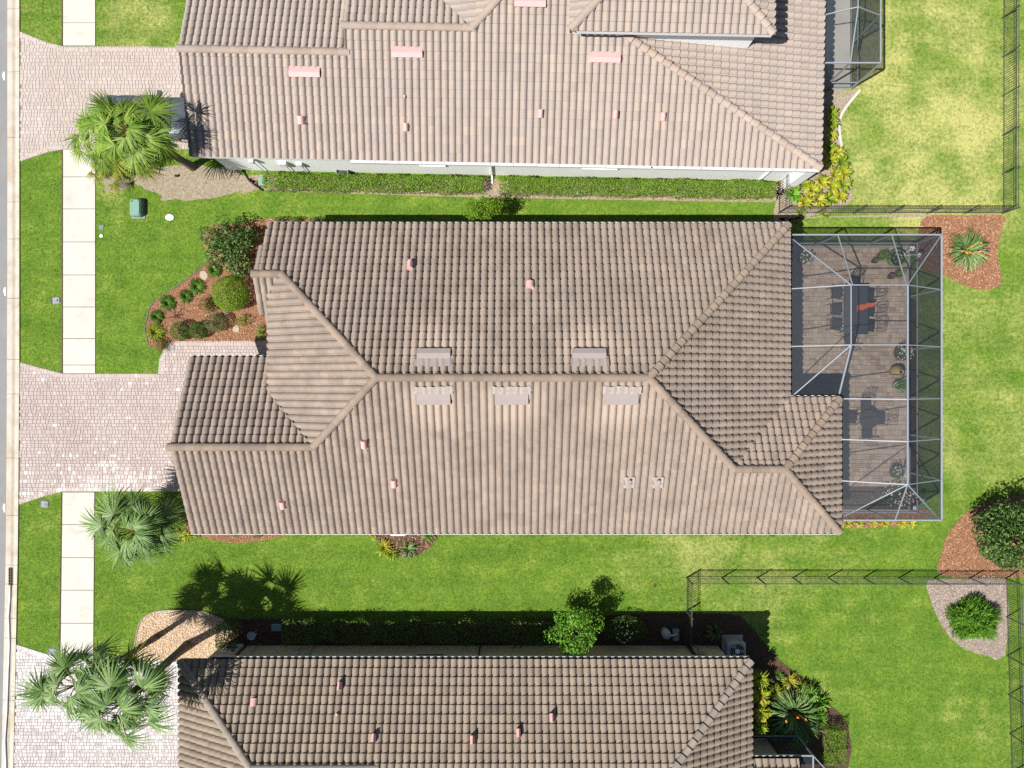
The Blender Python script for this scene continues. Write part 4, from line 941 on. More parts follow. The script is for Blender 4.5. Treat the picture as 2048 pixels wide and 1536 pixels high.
def fan_palm(bx, by, hgt, label, main, n=34, yellow=5, scale=1., lean=(0, 0), group=None, tr=.17, seed=0, sq=(1., 1.), dead=3):
    b = G(bx, by); t = thing("fan_palm", b, label, "palm tree", group); rr = random.Random(seed + int(bx)); mb = MB(); L = 10
    P = [Vector((lean[0]*(i/L)**1.5, lean[1]*(i/L)**1.5, -.1 + (hgt+.1)*i/L)) for i in range(L + 1)]
    mb.tube(P, lambda u: tr*(1.35 - .35*min(1, u*5))*(1 + .06*math.sin(u*60)), 12, .5)
    for i in range(int(46*hgt/5)):       # old leaf bases on the upper trunk
        u = rr.uniform(.45, 1.); a = rr.uniform(0, 6.28); q = P[0].lerp(P[-1], u); e = q + Vector((math.cos(a)*tr*1.5, math.sin(a)*tr*1.5, .18)); sd = Vector((-math.sin(a), math.cos(a), 0))*.05
        st = q + Vector((math.cos(a)*tr*.85, math.sin(a)*tr*.85, -.05)); mb.add([st - sd, st + sd, e + sd*.4, e - sd*.4], [(0, 1, 2, 3)], rr.random())
    mb.build("trunk", M['trunk'], t); ni = max(4, n // 3)
    for i in range(n):
        f = i / (n - 1); a = i*2.39996 + rr.uniform(-.45, .45); k_ = main if i < n - yellow else 'palm_y'
        if i < ni: me = rr.choice(FI[k_]); el = 1.15 - .75*(i/ni) + rr.uniform(-.15, .15); s_ = scale*rr.uniform(.85, 1.1)
        else: g_ = (i - ni)/(n - ni); me = rr.choice(FR[k_]); el = .55 - 1.15*g_ + rr.uniform(-.22, .22); s_ = scale*rr.uniform(.78, 1.12)
        o = bpy.data.objects.new("frond", me); link(o, t); o.location = P[-1] + Vector((0, 0, -.25*f))
        st = math.hypot(math.cos(a)*sq[0], math.sin(a)*sq[1]); o.rotation_euler = (rr.uniform(-.6, .6), -el, a); o.scale = (s_*st, s_, s_)
    for i in range(dead):                # hanging dead fronds
        o = bpy.data.objects.new("frond", FD[i % 2]); link(o, t); o.location = P[-1] + Vector((0, 0, -.35)); o.rotation_euler = (rr.uniform(-.4, .4), 1.0 + rr.uniform(-.2, .2), rr.uniform(0, 6.28)); o.scale = (scale*.8,)*3
    return t
FD = [frond_mesh(91 + i, M['dead'], pet=.8, fan=.7, nl=22, spread=1.6, bend=.5) for i in range(2)]
fan_palm(386, 334, 5.2, "tall fan palm with yellowing skirt leaning over the grey parked car", 'palm', 40, 9, 1.16, (-.45, -.05), sq=(1.12, .98), seed=2, dead=6)
fan_palm(233, 354, 1.25, "small yellowish fan palm in a bare soil ring by the sidewalk", 'palm_y', 12, 8, .55, tr=.1, seed=5)
fan_palm(268, 318, 2.6, "short fan palm under the taller palm beside the parked car", 'palm', 20, 5, .85, (-.3, .1), tr=.14, seed=8)
fan_palm(352, 1030, 3.3, "grey green fan palm beside the front corner of the tan tiled garage", 'palm_g', 42, 3, 1.18, (-.3, -.1), sq=(1.15, .88), seed=3)
fan_palm(312, 1274, 6.0, "tall slender fan palm with thin trunk in the tan gravel bed", 'palm_g', 27, 2, 1.15, (-.35, .1), tr=.13, seed=4, dead=2)
fan_palm(374, 1291, 6.1, "tall fan palm with thick rough trunk in the tan gravel bed", 'palm_g', 33, 2, 1.2, (.1, -.15), tr=.19, seed=6, dead=2)

# front mulch bed
VIB = lambda a, b: shift(ell_sampler(.75, .7, .75, 1.0, .45, .25, .05, a), *b)
t = thing("shrub", G(474, 505), "big dark glossy shrub against the front corner of the tan tiled house", "shrub")
V, F, T = leaf_cloud(5200, multi(*[shift(ell_sampler(r_, r_, h_, zc_, .5, .3, .05, i), dx, dy) for i, (dx, dy, r_, h_, zc_) in enumerate([(-.75, .45, .7, .7, .9), (-.1, .75, .8, .75, 1.0), (.3, .1, .8, .9, 1.1), (-.5, -.2, .7, .7, .9), (.35, -.75, .62, .6, .8), (.75, .55, .6, .6, .8)])]), .13, .8, .5, 4)
link(bpy.data.objects.new("foliage", np_mesh("foliage", V, [F], T, M['dark_leaf'])), t)
s_ = MB(); [s_.tube([(0, 0, -.03), (math.cos(a)*.4, math.sin(a)*.4, .7), (math.cos(a)*.8, math.sin(a)*.8, 1.2)], lambda u: .04*(1-.6*u), 6) for a in (0, 1.2, 2.4, 3.5, 4.8)]; s_.build("stem", M['bark'], t)
shrub(461, 587, 36, "large clipped lime green ball shrub in the front mulch bed", 'lime', 8000, .065, 1.45, shell=.15, lump=.04, lean=.45)
for (px, py, r_) in ((425, 539, 16), (391, 573, 18), (368, 592, 15), (332, 606, 17), (310, 633, 15)):
    strap_clump(px, py, r_, "small green grassy tuft just inside the front bed's black edging", 'tuft', 260, .018, .5, "grass clump", "grassy tufts along the front bed edging", "grass_clump", None, .25, .7)
strap_clump(307, 664, 22, "yellow green strappy tuft at the bed corner by the walkway", 'ylime', 130, .025, .5, "grass clump", None, "grass_clump", None, .25, .6)
shrub(361, 662, 20, "dark green clipped ball shrub, twin nearest the bed's rounded corner", 'boxwood', 3200, .05, .85, shell=.2, lump=.05)
shrub(397, 661, 18, "dark green clipped ball shrub, twin beside the olive shrub", 'boxwood', 2900, .05, .8, shell=.2, lump=.05)
shrub(433, 645, 22, "olive grey rounded shrub in the front bed with stepping stones", 'olive', 3000, .05, .9, shell=.3)
shrub(418, 608, 17, "reddish green loose shrub beside the lime ball shrub", 'rusty', 700, .08, .7, shell=.6, lump=.3)
shrub(485, 641, 14, "small yellowish loose shrub beside a stepping stone", 'ylime', 420, .06, .6, shell=.6, lump=.3)
shrub(323, 690, 16, "brownish twiggy shrub at the walkway's rounded corner", 'rusty', 800, .05, .6, shell=.5, lump=.2)
shrub(520, 664, 12, "small bright green plant at the porch end of the front bed", 'bright', 300, .07, .45, shell=.6, sq=1.4, sx=.6, name="plant", cat="plant")
tw = thing("bare_shrub", G(352, 632), "leafless twiggy shrub among the grassy tufts", "shrub"); mb = MB(); rr = random.Random(5)
for i in range(26):
    a, e = rr.uniform(0, 6.28), rr.uniform(.3, 1.3); L = rr.uniform(.35, .7); p = Vector((0, 0, 0)); d = Vector((math.cos(a)*math.cos(e), math.sin(a)*math.cos(e), math.sin(e)))
    mb.tube([(0, 0, -.02), d*L*.5, d*L + Vector((rr.uniform(-.1, .1), rr.uniform(-.1, .1), 0))], lambda u: .009*(1-.6*u), 4)
mb.build("twigs", M['bark'], tw)
def stone(px, py, w_, l_, rz, label):
    p = G(px, py); rr = random.Random(int(px)); n = 7; pts = [(w_*math.cos(2*math.pi*i/n)*rr.uniform(.8, 1.1), l_*math.sin(2*math.pi*i/n)*rr.uniform(.8, 1.1)) for i in range(n)]
    mb = MB(); mb.prism([(p.x + x*math.cos(rz) - y*math.sin(rz), p.y + x*math.sin(rz) + y*math.cos(rz)) for x, y in pts], .0, .06, .8); return tag(mb.build("stepping_stone", M['slate']), label, "stone")
M['slate'] = plain("pale_flagstone", (.40, .32, .245), (.35, .28, .215), 7, .9, .4, 40)
stone(408, 551, .2, .26, .5, "pale flagstone by the grassy tuft and black edging"); stone(473, 657, .18, .22, .2, "pale flagstone between olive shrub and yellowish shrub"); stone(452, 624, .17, .14, .1, "pale flagstone at the foot of the lime ball shrub")

# north hedge rows along the white wall
def hedge(px0, py0, px1, py1, wd, h, label, mat, n, size=.075, lump=.07):
    a, b = G(px0, py0, h*.8), G(px1, py1, h*.8); d = b - a; L = d.xy.length; u = d.normalized(); v = Vector((-u.y, u.x, 0)); t = thing("hedge", (a.x, a.y, 0), label, "hedge"); rng = np.random.default_rng(int(px0))
    x = rng.uniform(0, L, n); k_ = rng.uniform(-1, 1, n); ed = wd/2*(1 + lump*np.sin(x*2.3) + lump*np.sin(x*5.1 + 1)); top = h*(1 + lump*np.sin(x*1.7 + .5) + lump*.7*np.sin(x*6.3))
    face = rng.uniform(0, 1, n); y = np.where(face < .6, k_*ed, np.sign(k_)*ed*rng.uniform(.8, 1.05, n)); z = np.where(face < .6, top*rng.uniform(.82, 1.03, n), top*rng.uniform(.05, 1, n))
    C = np.stack([x*u.x + y*v.x, x*u.y + y*v.y, z], 1); Nn = np.where((face < .6)[:, None], np.array([[0, 0, 1.]]), np.sign(k_)[:, None]*np.array([[v.x, v.y, .2]]))
    V, F, T = leaf_cloud(n, lambda r_, m_: (C, Nn), size, .6, .55, int(px0), .2)
    link(bpy.data.objects.new("foliage", np_mesh("foliage", V, [F], T, M[mat])), t)
    s = MB()
    for i in range(int(L/.6) + 1): p = u*(i*.6 + .2); s.tube([(p.x, p.y, -.03), (p.x + .03, p.y, h*.7)], .018, 5)
    s.build("stem", M['bark'], t); return t
hedge(527, 362, 966, 369, .70, .85, "clipped bright green hedge row, from the green box to the white downspout", 'hedge', 15000)
hedge(998, 370, 1551, 379, .72, .85, "clipped bright green hedge row, from the white downspout to the fence", 'hedge', 19000)
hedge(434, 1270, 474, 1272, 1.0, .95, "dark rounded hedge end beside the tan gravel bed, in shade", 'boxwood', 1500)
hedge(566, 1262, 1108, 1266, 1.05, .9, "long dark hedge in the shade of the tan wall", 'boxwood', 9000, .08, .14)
def white_fl(t, r0, hh, n=26, mat='fl_white', sz=.035, zmin=.75):
    rr = random.Random(3); 
    for i in range(n):
        a = rr.uniform(0, 6.28); q = r0*rr.uniform(0, .9); z = hh*(zmin + .3*math.sqrt(max(0, 1-(q/r0)**2))) ; f = MB(); f.lathe([(.001, 0), (sz, .012), (sz*.3, .03)], (q*math.cos(a), q*math.sin(a), z), 6); f.build("flower", M[mat], t)
shrub(1250, 1258, 44, "white flowering shrub in the shade beside the lime tree", 'boxwood', 2600, .07, 1.1, sq=.62, extra=lambda t, r, h: white_fl(t, r*.6, h, 26))

def tree(px, py, rpx, label, mat, n, size, h, zc, trunk_r=.06, sq=1., lumps=9, name="tree", seed=1, shell=.5, group=None):
    r0 = rpx / (FPX / (CH - zc)); p = G(px, py, zc); t = thing(name, (p.x, p.y, 0), label, "tree", group); rr = random.Random(seed); fs = [ell_sampler(r0*.72, r0*.72*sq, (h-zc)*.8, zc, shell, .3, .05, seed)]; limbs = []
    for i in range(lumps):
        a = i*2.4 + rr.uniform(-.4, .4); q = r0*rr.uniform(.45, .72); zz = zc + (h-zc)*rr.uniform(-.5, .6); rad = r0*rr.uniform(.3, .48); limbs.append(Vector((q*math.cos(a), q*math.sin(a)*sq, zz)))
        fs.append(shift(ell_sampler(rad, rad, rad*.9, zz, shell, .35, .05, seed*20 + i), limbs[-1].x, limbs[-1].y))
    V, F, T = leaf_cloud(n, multi(*fs), size, .8, .45, seed); link(bpy.data.objects.new("crown", np_mesh("crown", V, [F], T, M[mat])), t)
    m_ = MB(); m_.tube([(0, 0, -.05), (.03, .02, zc*.5), (0, 0, zc*1.1)], lambda u: trunk_r*(1.2 - .6*u), 8); [m_.tube([(0, 0, zc*.45), l_*.5 + Vector((0, 0, zc*.35)), l_], lambda u: trunk_r*.5*(1-.7*u), 6) for l_ in limbs]; m_.build("trunk", M['bark'], t)
    return t
tree(1151, 1258, 48, "small bright lime green tree against the shaded tan wall", 'bright', 6000, .11, 3.4, 2.0, .05, 1.2, 10, seed=3, shell=.4)
tree(964, 421, 38, "small light green tree casting a dark shadow on the grass strip", 'lime', 4200, .09, 2.7, 1.5, .04, .95, 9, seed=5, shell=.8)
tree(2034, 1076, 74, "big glossy dark green tree in the mulch bed at the fence corner", 'tree_leaf', 12000, .15, 3.6, 2.2, .1, .95, 12, seed=7)

# corner conifer shrub and strappy clumps
t = thing("conifer_shrub", G(1952, 1240, .5) * Vector((1, 1, 0)) if False else (G(1952, 1240, .5).x, G(1952, 1240, .5).y, 0), "feathery bright green conifer shrub in the grey mulch corner bed", "shrub")
mb = MB(); rr = random.Random(9)
for i in range(3000):
    a = rr.uniform(0, 6.283); e = math.acos(rr.uniform(0, 1)); d = Vector((math.sin(e)*math.cos(a)*1.12, math.sin(e)*math.sin(a)*.95, math.cos(e)*1.15)); d *= rr.uniform(.55, 1.05) * (1 + .12*math.sin(a*5)); ax = Vector((d.x, d.y, d.z*.3 + .5)).normalized(); L = rr.uniform(.10, .2); tint = rr.random()
    for j in range(4):
        w_ = Vector((rr.uniform(-1, 1), rr.uniform(-1, 1), rr.uniform(-.4, .8))).normalized(); e1 = d + (ax*.7 + w_*.7)*L; sd = ax.cross(w_).normalized()*.016; mb.add([d - sd, d + sd, e1 + sd*.3, e1 - sd*.3], [(0, 1, 2, 3)], tint)
mb.build("foliage", M['bright'], t); MB().tube([(0, 0, -.05), (0, 0, .6)], .05, 6).build("stem", M['bark'], t)
strap_clump(1938, 500, 44, "strappy blue green clump with orange flowers in brown mulch", 'strap', 190, .045, .95, "plant", None, "flowering_clump", ('fl_orange', 9), .4, .35)
strap_clump(1592, 1432, 62, "big strappy dark clump with orange flowers behind the buff roofed house", 'strap', 170, .06, 1.3, "plant", None, "flowering_clump", ('fl_orange', 3), .6, .3)
strap_clump(1434, 1268, 22, "pale spiky rosette standing alone in the shade by the short fence", 'olive', 70, .035, .7, "plant", None, "spiky_plant", None, .5, .5)
YG = "yellow foliage plants beside the white house"
for i, (px, py, r_, k_) in enumerate([(1666, 222, 15, 'ylime'), (1668, 242, 15, 'ylime'), (1666, 268, 14, 'yellow'), (1660, 292, 17, 'ylime'), (1678, 302, 15, 'yellow'), (1686, 322, 18, 'ylime'), (1664, 318, 16, 'yellow'), (1692, 345, 16, 'yellow'), (1672, 348, 18, 'yellow'), (1690, 366, 18, 'ylime'), (1666, 372, 18, 'yellow'), (1646, 362, 18, 'yellow'),
        (1606, 366, 20, 'ylime'), (1628, 378, 18, 'yellow'), (1662, 396, 17, 'ylime'), (1640, 398, 18, 'yellow'), (1612, 404, 18, 'yellow'), (1590, 388, 19, 'bright'), (1684, 392, 15, 'yellow')]):
    rosette(px, py, r_, {'ylime': "yellow green broad leaved plant beside the white house, rear corner", 'yellow': "golden yellow broad leaved plant beside the white house, rear corner", 'bright': "plain green broad leaved plant among golden ones at the fence corner"}[k_], k_, 38, .075, .5, YG if k_ != 'bright' else None, .6, lift=.3)
for px, py, r_ in ((1605, 425, 13), (1652, 426, 11)): rosette(px, py, r_, "yellow green plant on the grass side of the black fence", 'ylime' , 26, .06, .35, "plants outside the fence")
BG_ = "golden foliage beside the shaded rear wall"
for px, py, r_, k_ in ((1524, 1362, 22, 'ylime'), (1526, 1398, 22, 'yellow'), (1528, 1432, 20, 'yellow'), (1526, 1462, 16, 'ylime')): rosette(px, py, r_, {'ylime': "yellow green foliage plant against the buff roofed house's rear wall", 'yellow': "golden foliage plant against the buff roofed house's rear wall"}[k_], k_, 60, .07, .7, BG_, 1.9, lift=1.4)
rosette(1582, 1364, 20, "golden yellow plant at the upper tip of the dark bed", 'yellow', 46, .05, .7, None, .4); rosette(1560, 1352, 12, "small grassy green plant at the dark bed's bare edge", 'tuft', 40, .03, .5, None, .3)
rosette(1640, 1408, 24, "bright green ferny plant between strappy clump and lawn", 'bright', 60, .05, .9, None, .4); rosette(1606, 1376, 18, "lime ferny plant above the strappy clump", 'ylime', 46, .05, .8, None, .4)
for px, py, r_, k_, l_ in ((1550, 1384, 18, 'ylime', "yellow green plant between the golden rear plants and the strappy clump"), (1622, 1388, 20, 'bright', "bright green plant on the lawn edge beside the golden bed tip plant"), (1640, 1438, 20, 'bright', "bright green plant beside the boxy clipped hedge"), (1556, 1466, 18, 'tuft', "dark green plant in shade below the strappy clump"), (1600, 1478, 18, 'tuft', "dark green plant against the dark screen enclosure")): rosette(px, py, r_, l_, k_, 60, .05, .8, None, .5, lift=.2)
hedge(1646, 1492, 1690, 1492, 1.6, 1.0, "boxy clipped dark hedge beside the dark screen enclosure", 'hedge', 3200, .06, .04)
for i, (px, py, r_, k_) in enumerate([(352, 1070, 14, 'yellow'), (372, 1072, 13, 'yellow'), (392, 1068, 10, 'ylime')]): rosette(px, py, r_, "low yellow plant between fan palm and mulch strip", k_, 40, .04, .25, "yellow plants beside the garage palm", .15)
for px, py in ((470, 1066), (515, 1068)): shrub(px, py, 12, "low dark shrub half hidden under the south eave", 'boxwood', 350, .06, .5, group="shrubs under the south eave", sq=.7)
for px, py, r_, k_ in ((767, 1096, 20, 'yellow'), (783, 1108, 15, 'ylime')): rosette(px, py, r_, {'yellow': "golden spiky plant left before the air conditioner", 'ylime': "small yellow green spiky plant before the air conditioner"}[k_].replace(" left", ""), k_, 44, .04, .45, None, .2)
rosette(816, 1100, 22, "dark green spiky plant before the air conditioner", 'strap', 56, .04, .5, None, .2); rosette(857, 1070, 16, "green spiky plant under the eave beside the air conditioner", 'bright', 40, .04, .5, None, .2); rosette(746, 1067, 12, "yellow plant under the eave at the mulch tip", 'yellow', 36, .03, .4, None, .2)
for px in (1697, 1722, 1748, 1772, 1806, 1824): rosette(px, 1046, 12, "low golden plant along the foot of the large screen enclosure", 'yellow', 34, .045, .3, "golden plants along the enclosure", .15)
for px, py in ((985, 1066), (1060, 1067), (1250, 1068), (1545, 1068), (1440, 1068)): rosette(px, py, 8, "small green plant peeking out under the south eave", 'tuft', 24, .03, .25, "plants peeking under the south eave", .15)
for px in (590, 630, 560): shrub(px, 441, 12, "low dark shrub peeking out above the north eave", 'boxwood', 300, .07, .6, group="shrubs above the north eave", sq=.6)

# grass: blades over every open part of the lawn that the picture shows
n = 1150000; lo = G(-30, 1566); hi = G(2078, -30)
X = NPR.uniform(lo.x, hi.x, n); Y = NPR.uniform(lo.y, hi.y, n); keep = np.ones(n, bool)
for poly in EXCL:
    P_ = np.array(poly); idx = np.where(keep & (X > P_[:, 0].min()) & (X < P_[:, 0].max()) & (Y > P_[:, 1].min()) & (Y < P_[:, 1].max()))[0]
    keep[idx[inside(poly, X[idx], Y[idx])]] = False
for poly in SOFT:
    idx = np.where(keep)[0]; idx = idx[inside(poly, X[idx], Y[idx])]; c0 = np.mean(np.array(poly), axis=0); inner_ = [tuple(c0 + (np.array(p) - c0) * .78) for p in poly]; isin = inside(inner_, X[idx], Y[idx]); keep[idx[NPR.uniform(0, 1, len(idx)) > np.where(isin, .3, .8)]] = False
X, Y = X[keep], Y[keep]; n = len(X); an = NPR.uniform(0, 6.283, n); L = NPR.uniform(.03, .075, n); hh = NPR.uniform(.018, .05, n); wd = NPR.uniform(.006, .012, n)
c_, s_ = np.cos(an), np.sin(an); Z0 = np.zeros(n)
V = np.stack([np.stack([X - s_*wd, Y + c_*wd, Z0], 1), np.stack([X + s_*wd, Y - c_*wd, Z0], 1), np.stack([X + c_*L, Y + s_*L, hh], 1)], 1).reshape(-1, 3)
o = bpy.data.objects.new("grass", np_mesh("grass", V, [np.arange(3*n).reshape(-1, 3)], np.repeat(NPR.uniform(0, 1, n), 3), M['blade'])); COL.objects.link(o)
tag(o, "short green and straw coloured lawn grass around the three houses", "grass", kind="stuff")
# ------------------------------------------------------------------ patio furniture
PZ = .072
def build_chair():
    t = thing("patio_chair", (0, 0, PZ), "x", "chair")
    s = MB(); s.cbox(-.25, .25, -.23, .25, .425, .445, .02)
    for i in range(5): s.beam((-.24, -.19 + .1*i, .452), (.24, -.19 + .1*i, .452), .02, .015)
    s.build("seat", M['iron'], t); MB().cbox(-.22, .22, -.19, .22, .455, .49, .03).build("cushion", M['mesh_cushion'], t)
    b = MB(); n = 10
    arc = lambda u, h: Vector((-.25 + .5*u, -.25 - .26*h - .03*math.sin(math.pi*u), .46 + .52*h + .05*h*math.sin(math.pi*u)))
    b.tube([arc(i/n, 1) for i in range(n+1)], .013, 5); b.tube([arc(0, h/4) for h in range(5)], .014, 5); b.tube([arc(1, h/4) for h in range(5)], .014, 5); b.tube([arc(i/n, .12) for i in range(n+1)], .010, 5)
    for r_, cu, ch in ((.15, .5, .55), (.08, .5, .55)): b.tube([arc(cu + r_*1.7*math.cos(a), ch + r_*1.9*math.sin(a)) for a in [2*math.pi*i/12 for i in range(13)]], .009, 4)
    for u0, h0, u1, h1 in ((0, .15, .27, .45), (1, .15, .73, .45), (0, .95, .3, .75), (1, .95, .7, .75), (.5, .12, .5, .28), (.5, .82, .5, 1.), (.2, .12, .33, .35), (.8, .12, .67, .35), (.22, 1., .36, .8), (.78, 1., .64, .8)): b.tube([arc(u0, h0), arc((u0+u1)/2 + .03, (h0+h1)/2), arc(u1, h1)], .009, 4)
    b.build("backrest", M['iron'], t)
    for s_ in (-1, 1):
        MB().tube([(s_*.255, -.27, .66), (s_*.30, -.05, .665), (s_*.30, .17, .65), (s_*.28, .23, .60)], .014, 5).build("arm", M['iron'], t)
        MB().tube([(s_*.24, .22, .44), (s_*.285, .2, .55), (s_*.28, .2, .64)], .010, 5).build("arm_support", M['iron'], t)
        MB().tube([(s_*.23, .21, .43), (s_*.25, .24, .2), (s_*.24, .25, 0)], .013, 5).build("leg", M['iron'], t); MB().tube([(s_*.23, -.2, .43), (s_*.25, -.27, .2), (s_*.25, -.34, 0)], .013, 5).build("leg", M['iron'], t)
    return t
M['mesh_cushion'] = plain("sling_fabric", (.024, .024, .027), (.018, .018, .02), 30, .9)
proto = build_chair(); used = []
def chair(x, y, rz, label, group):
    o = proto if not used else copy_tree(proto); used.append(1)
    o.location = (x, y, PZ); o.rotation_euler = (0, 0, rz); tag(o, label, "chair", group)
TX, TY = 16.45, 3.54
for y in (4.38, 3.60, 2.86): chair(15.66 + R.uniform(-.04, .04), y, -math.pi/2 + R.uniform(-.08, .08), "black cast metal armchair on the long table's house side", "chairs along the long table, house side")
for y in (4.32, 3.55, 2.80): chair(17.22 + R.uniform(-.04, .04), y, math.pi/2 + R.uniform(-.08, .08), "black cast metal armchair on the long table's garden side", "chairs along the long table, garden side")
chair(TX + .05, 4.92, math.pi - .12, "black cast metal armchair at the long table's end nearest the green planter", None); chair(TX - .2, 2.12, .15, "black cast metal armchair at the long table's end facing the round table", None)
tb = thing("dining_table", (TX, TY, PZ), "long rectangular charcoal patio table with an orange cloth on it", "table")
m_ = MB(); m_.cbox(-.56, .56, -1.14, 1.14, .69, .72, .03); m_.build("tabletop", M['table_top'] if 'table_top' in M else M['iron'], tb)
M['table_top'] = plain("woven_top", (.045, .048, .056), (.032, .035, .042), 40, .7); tb.children[0].data.materials[0] = M['table_top']
fr = MB()
for a, b in (((-.56, -1.14), (.56, -1.14)), ((.56, -1.14), (.56, 1.14)), ((.56, 1.14), (-.56, 1.14)), ((-.56, 1.14), (-.56, -1.14))): fr.beam((*a, .70), (*b, .70), .035, .05)
fr.build("rim", M['iron'], tb)
for sx in (-1, 1):
    for sy in (-1, 1): MB().tube([(sx*.46, sy*1.0, .69), (sx*.44, sy*.98, .35), (sx*.49, sy*1.04, 0)], .025, 7).build("leg", M['iron'], tb)
M['cloth'] = plain("orange_cloth", (.55, .10, .035), (.45, .08, .03), 20, .9)
c = MB(); nx, ny = 14, 7; p0 = G(1733, 612, .8 + PZ); vs = []
for i in range(nx + 1):
    for j in range(ny + 1):
        u, v = i/nx - .5, j/ny - .5; wdt = .30 - .14*(u + .5) + .03*math.sin(u*22); vs.append((p0.x + u*.86, p0.y + u*.22 + v*wdt + .02*math.sin(u*14), PZ + .725 + .035*abs(math.sin(v*9 + u*5)) + .012*math.sin(u*31)))
c.add(vs, [(i*(ny+1)+j, (i+1)*(ny+1)+j, (i+1)*(ny+1)+j+1, i*(ny+1)+j+1) for i in range(nx) for j in range(ny)])
tag(c.build("table_cloth", M['cloth'], None, True), "crumpled orange red cloth lying across the long charcoal table", "cloth")
RX, RYt = 17.05, -1.70
rt = thing("round_table", (RX, RYt, PZ), "small round black metal patio table with four chairs", "table")
q = MB(); q.lathe([(.001, .70), (.45, .70), (.455, .712), (.44, .722), (.40, .716), (.001, .716)], n=32); [q.tube([(r_*math.cos(a), r_*math.sin(a), .722) for a in [2*math.pi*i/28 for i in range(29)]], .007, 4) for r_ in (.42, .33, .22, .12)]; q.build("tabletop", M['iron'], rt)
for i in range(4): a = math.pi/4 + i*math.pi/2; MB().tube([(.1*math.cos(a), .1*math.sin(a), .70), (.2*math.cos(a), .2*math.sin(a), .35), (.33*math.cos(a), .33*math.sin(a), 0)], .018, 6).build("leg", M['iron'], rt)
for i, l_ in enumerate(("black cast metal armchair at the round table, back to the garden screens", "black cast metal armchair at the round table, back to the long table", "black cast metal armchair at the round table, back to the house eave", "black cast metal armchair at the round table, back to the flower bed")):
    a = i*math.pi/2 + R.uniform(-.1, .1); chair(RX + .70*math.cos(a), RYt + .70*math.sin(a), a + math.pi/2, l_, None)

# planters
M['green_glaze'] = plain("green_glaze", (.16, .27, .075), (.12, .22, .06), 8, .25, spec=.6); M['tan_glaze'] = plain("tan_glaze", (.40, .29, .12), (.33, .23, .09), 9, .25, spec=.6)
M['terracotta'] = plain("brown_pot", (.10, .065, .05), (.08, .05, .04), 9, .7); M['potsoil'] = plain("potting_soil", (.03, .022, .018), rough=1); M['white_pot'] = plain("white_pot", (.6, .6, .56), (.5, .5, .47), 6, .5)
def planter(px, py, r_, h, pot, label, leaf, n=420, lsize=.06, fl=None, crown=1.2, z=None, base=PZ, name="potted_plant", crown_h=.45):
    p = G(px, py, (h + base) if z is None else z); t = thing(name, (p.x, p.y, base), label, "potted plant" if name == "potted_plant" else "planter")
    o = MB().lathe([(r_*.62, 0), (r_*.8, h*.3), (r_*1.02, h*.75), (r_*.98, h*.94), (r_*1.08, h), (r_*.95, h), (r_*.9, h*.88), (.001, h*.86)], n=22).build("pot", M[pot], t, True)
    if leaf:
        V, F, T = leaf_cloud(n, ell_sampler(r_*crown, r_*crown, crown_h, h + crown_h*.35, .8, .3, h*.8, int(px)), lsize, .8, .4, int(px)); link(bpy.data.objects.new("foliage", np_mesh("foliage", V, [F], T, M[leaf])), t)
    if fl:
        rr = random.Random(int(py))
        for i in range(fl[1]):
            a = rr.uniform(0, 6.28); q = r_*crown*math.sqrt(rr.random()); f = MB(); f.lathe([(.001, 0), (.032, .01), (.012, .035)], (q*math.cos(a), q*math.sin(a), h + crown_h*(1.25 - .6*(q/(r_*crown))**2)), 6); f.build("flower", M[fl[0] if i % 3 else fl[2]], t)
    return t
gpot = planter(1796, 516, .40, .62, 'green_glaze', "large round green glazed planter with small succulents", None, name="planter"); MB().lathe([(.001, .56), (.36, .55)], n=20).build("soil", M['potsoil'], gpot)
for i in range(6):
    a = i*1.05; mb = MB(); rr = random.Random(i)
    for j in range(12): b = j*.52; d = Vector((math.cos(b), math.sin(b), 0)); sd = Vector((-d.y, d.x, 0))*.018; o_ = Vector((.2*math.cos(a), .2*math.sin(a), .56)); mb.add([o_ - sd, o_ + sd, o_ + d*.09 + Vector((0, 0, .05))], [(0, 1, 2)], rr.random())
    mb.build("succulent", M['strap'], gpot)
M['spotless'] = plain("white_enamel", (.62, .62, .60), rough=.4); M['black'] = plain("black_paint", (.012, .012, .014), rough=.5)
def ornament(base_px, heads, label):
    p = G(*base_px, .6); t = thing("garden_stake", (p.x, p.y, .60), label, "ornament", world=True)
    for hx_, hy_, hz_ in heads:
        q = G(hx_, hy_, hz_); MB().tube([p, p.lerp(q, .5) + Vector((0, 0, .18)), q], .012, 6).build("stem", M['spotless'], t)
        d = MB(); d.lathe([(.001, .05), (.09, .04), (.155, .0), (.09, -.04), (.001, -.05)], q, 14); o = d.build("head", M['spotless'], t, True)
        k_ = MB(); [k_.lathe([(.001, .012), (.036, .004), (.04, -.01)], (q.x + .085*math.cos(a), q.y + .085*math.sin(a), q.z + .036), 8) for a in (0.4, 2.0, 3.6, 5.2)]; k_.build("spot", M['black'], o)
ornament((1800, 512), ((1826, 496, 1.15), (1842, 510, 1.0)), "pair of white enamel discs with black spots on curved wires over the green planter")
ornament((1846, 1010), ((1846, 1001, 1.0), (1832, 1016, .6)), "pale wire and disc ornament in the flower bed corner of the enclosure")
planter(1764, 512, .17, .3, 'terracotta', "bright green fern in brown pot beside the green glazed planter", 'lime', 420, .08, None, 1.5)
planter(1797, 548, .16, .26, 'terracotta', "small yellow green potted plant beside an empty dark pot on the pavers", 'ylime', 320, .07, None, 1.4)
planter(1784, 552, .14, .3, 'terracotta', "empty dark round pot on the brown pavers", None, name="planter"); planter(1751, 521, .13, .3, 'terracotta', "empty dark round pot beside the bright green fern", None, name="planter")
planter(1608, 517, .24, .45, 'terracotta', "white flowering potted plant in the patio's house corner", 'olive', 520, .08, ('fl_white', 26, 'fl_white'), 1.3)
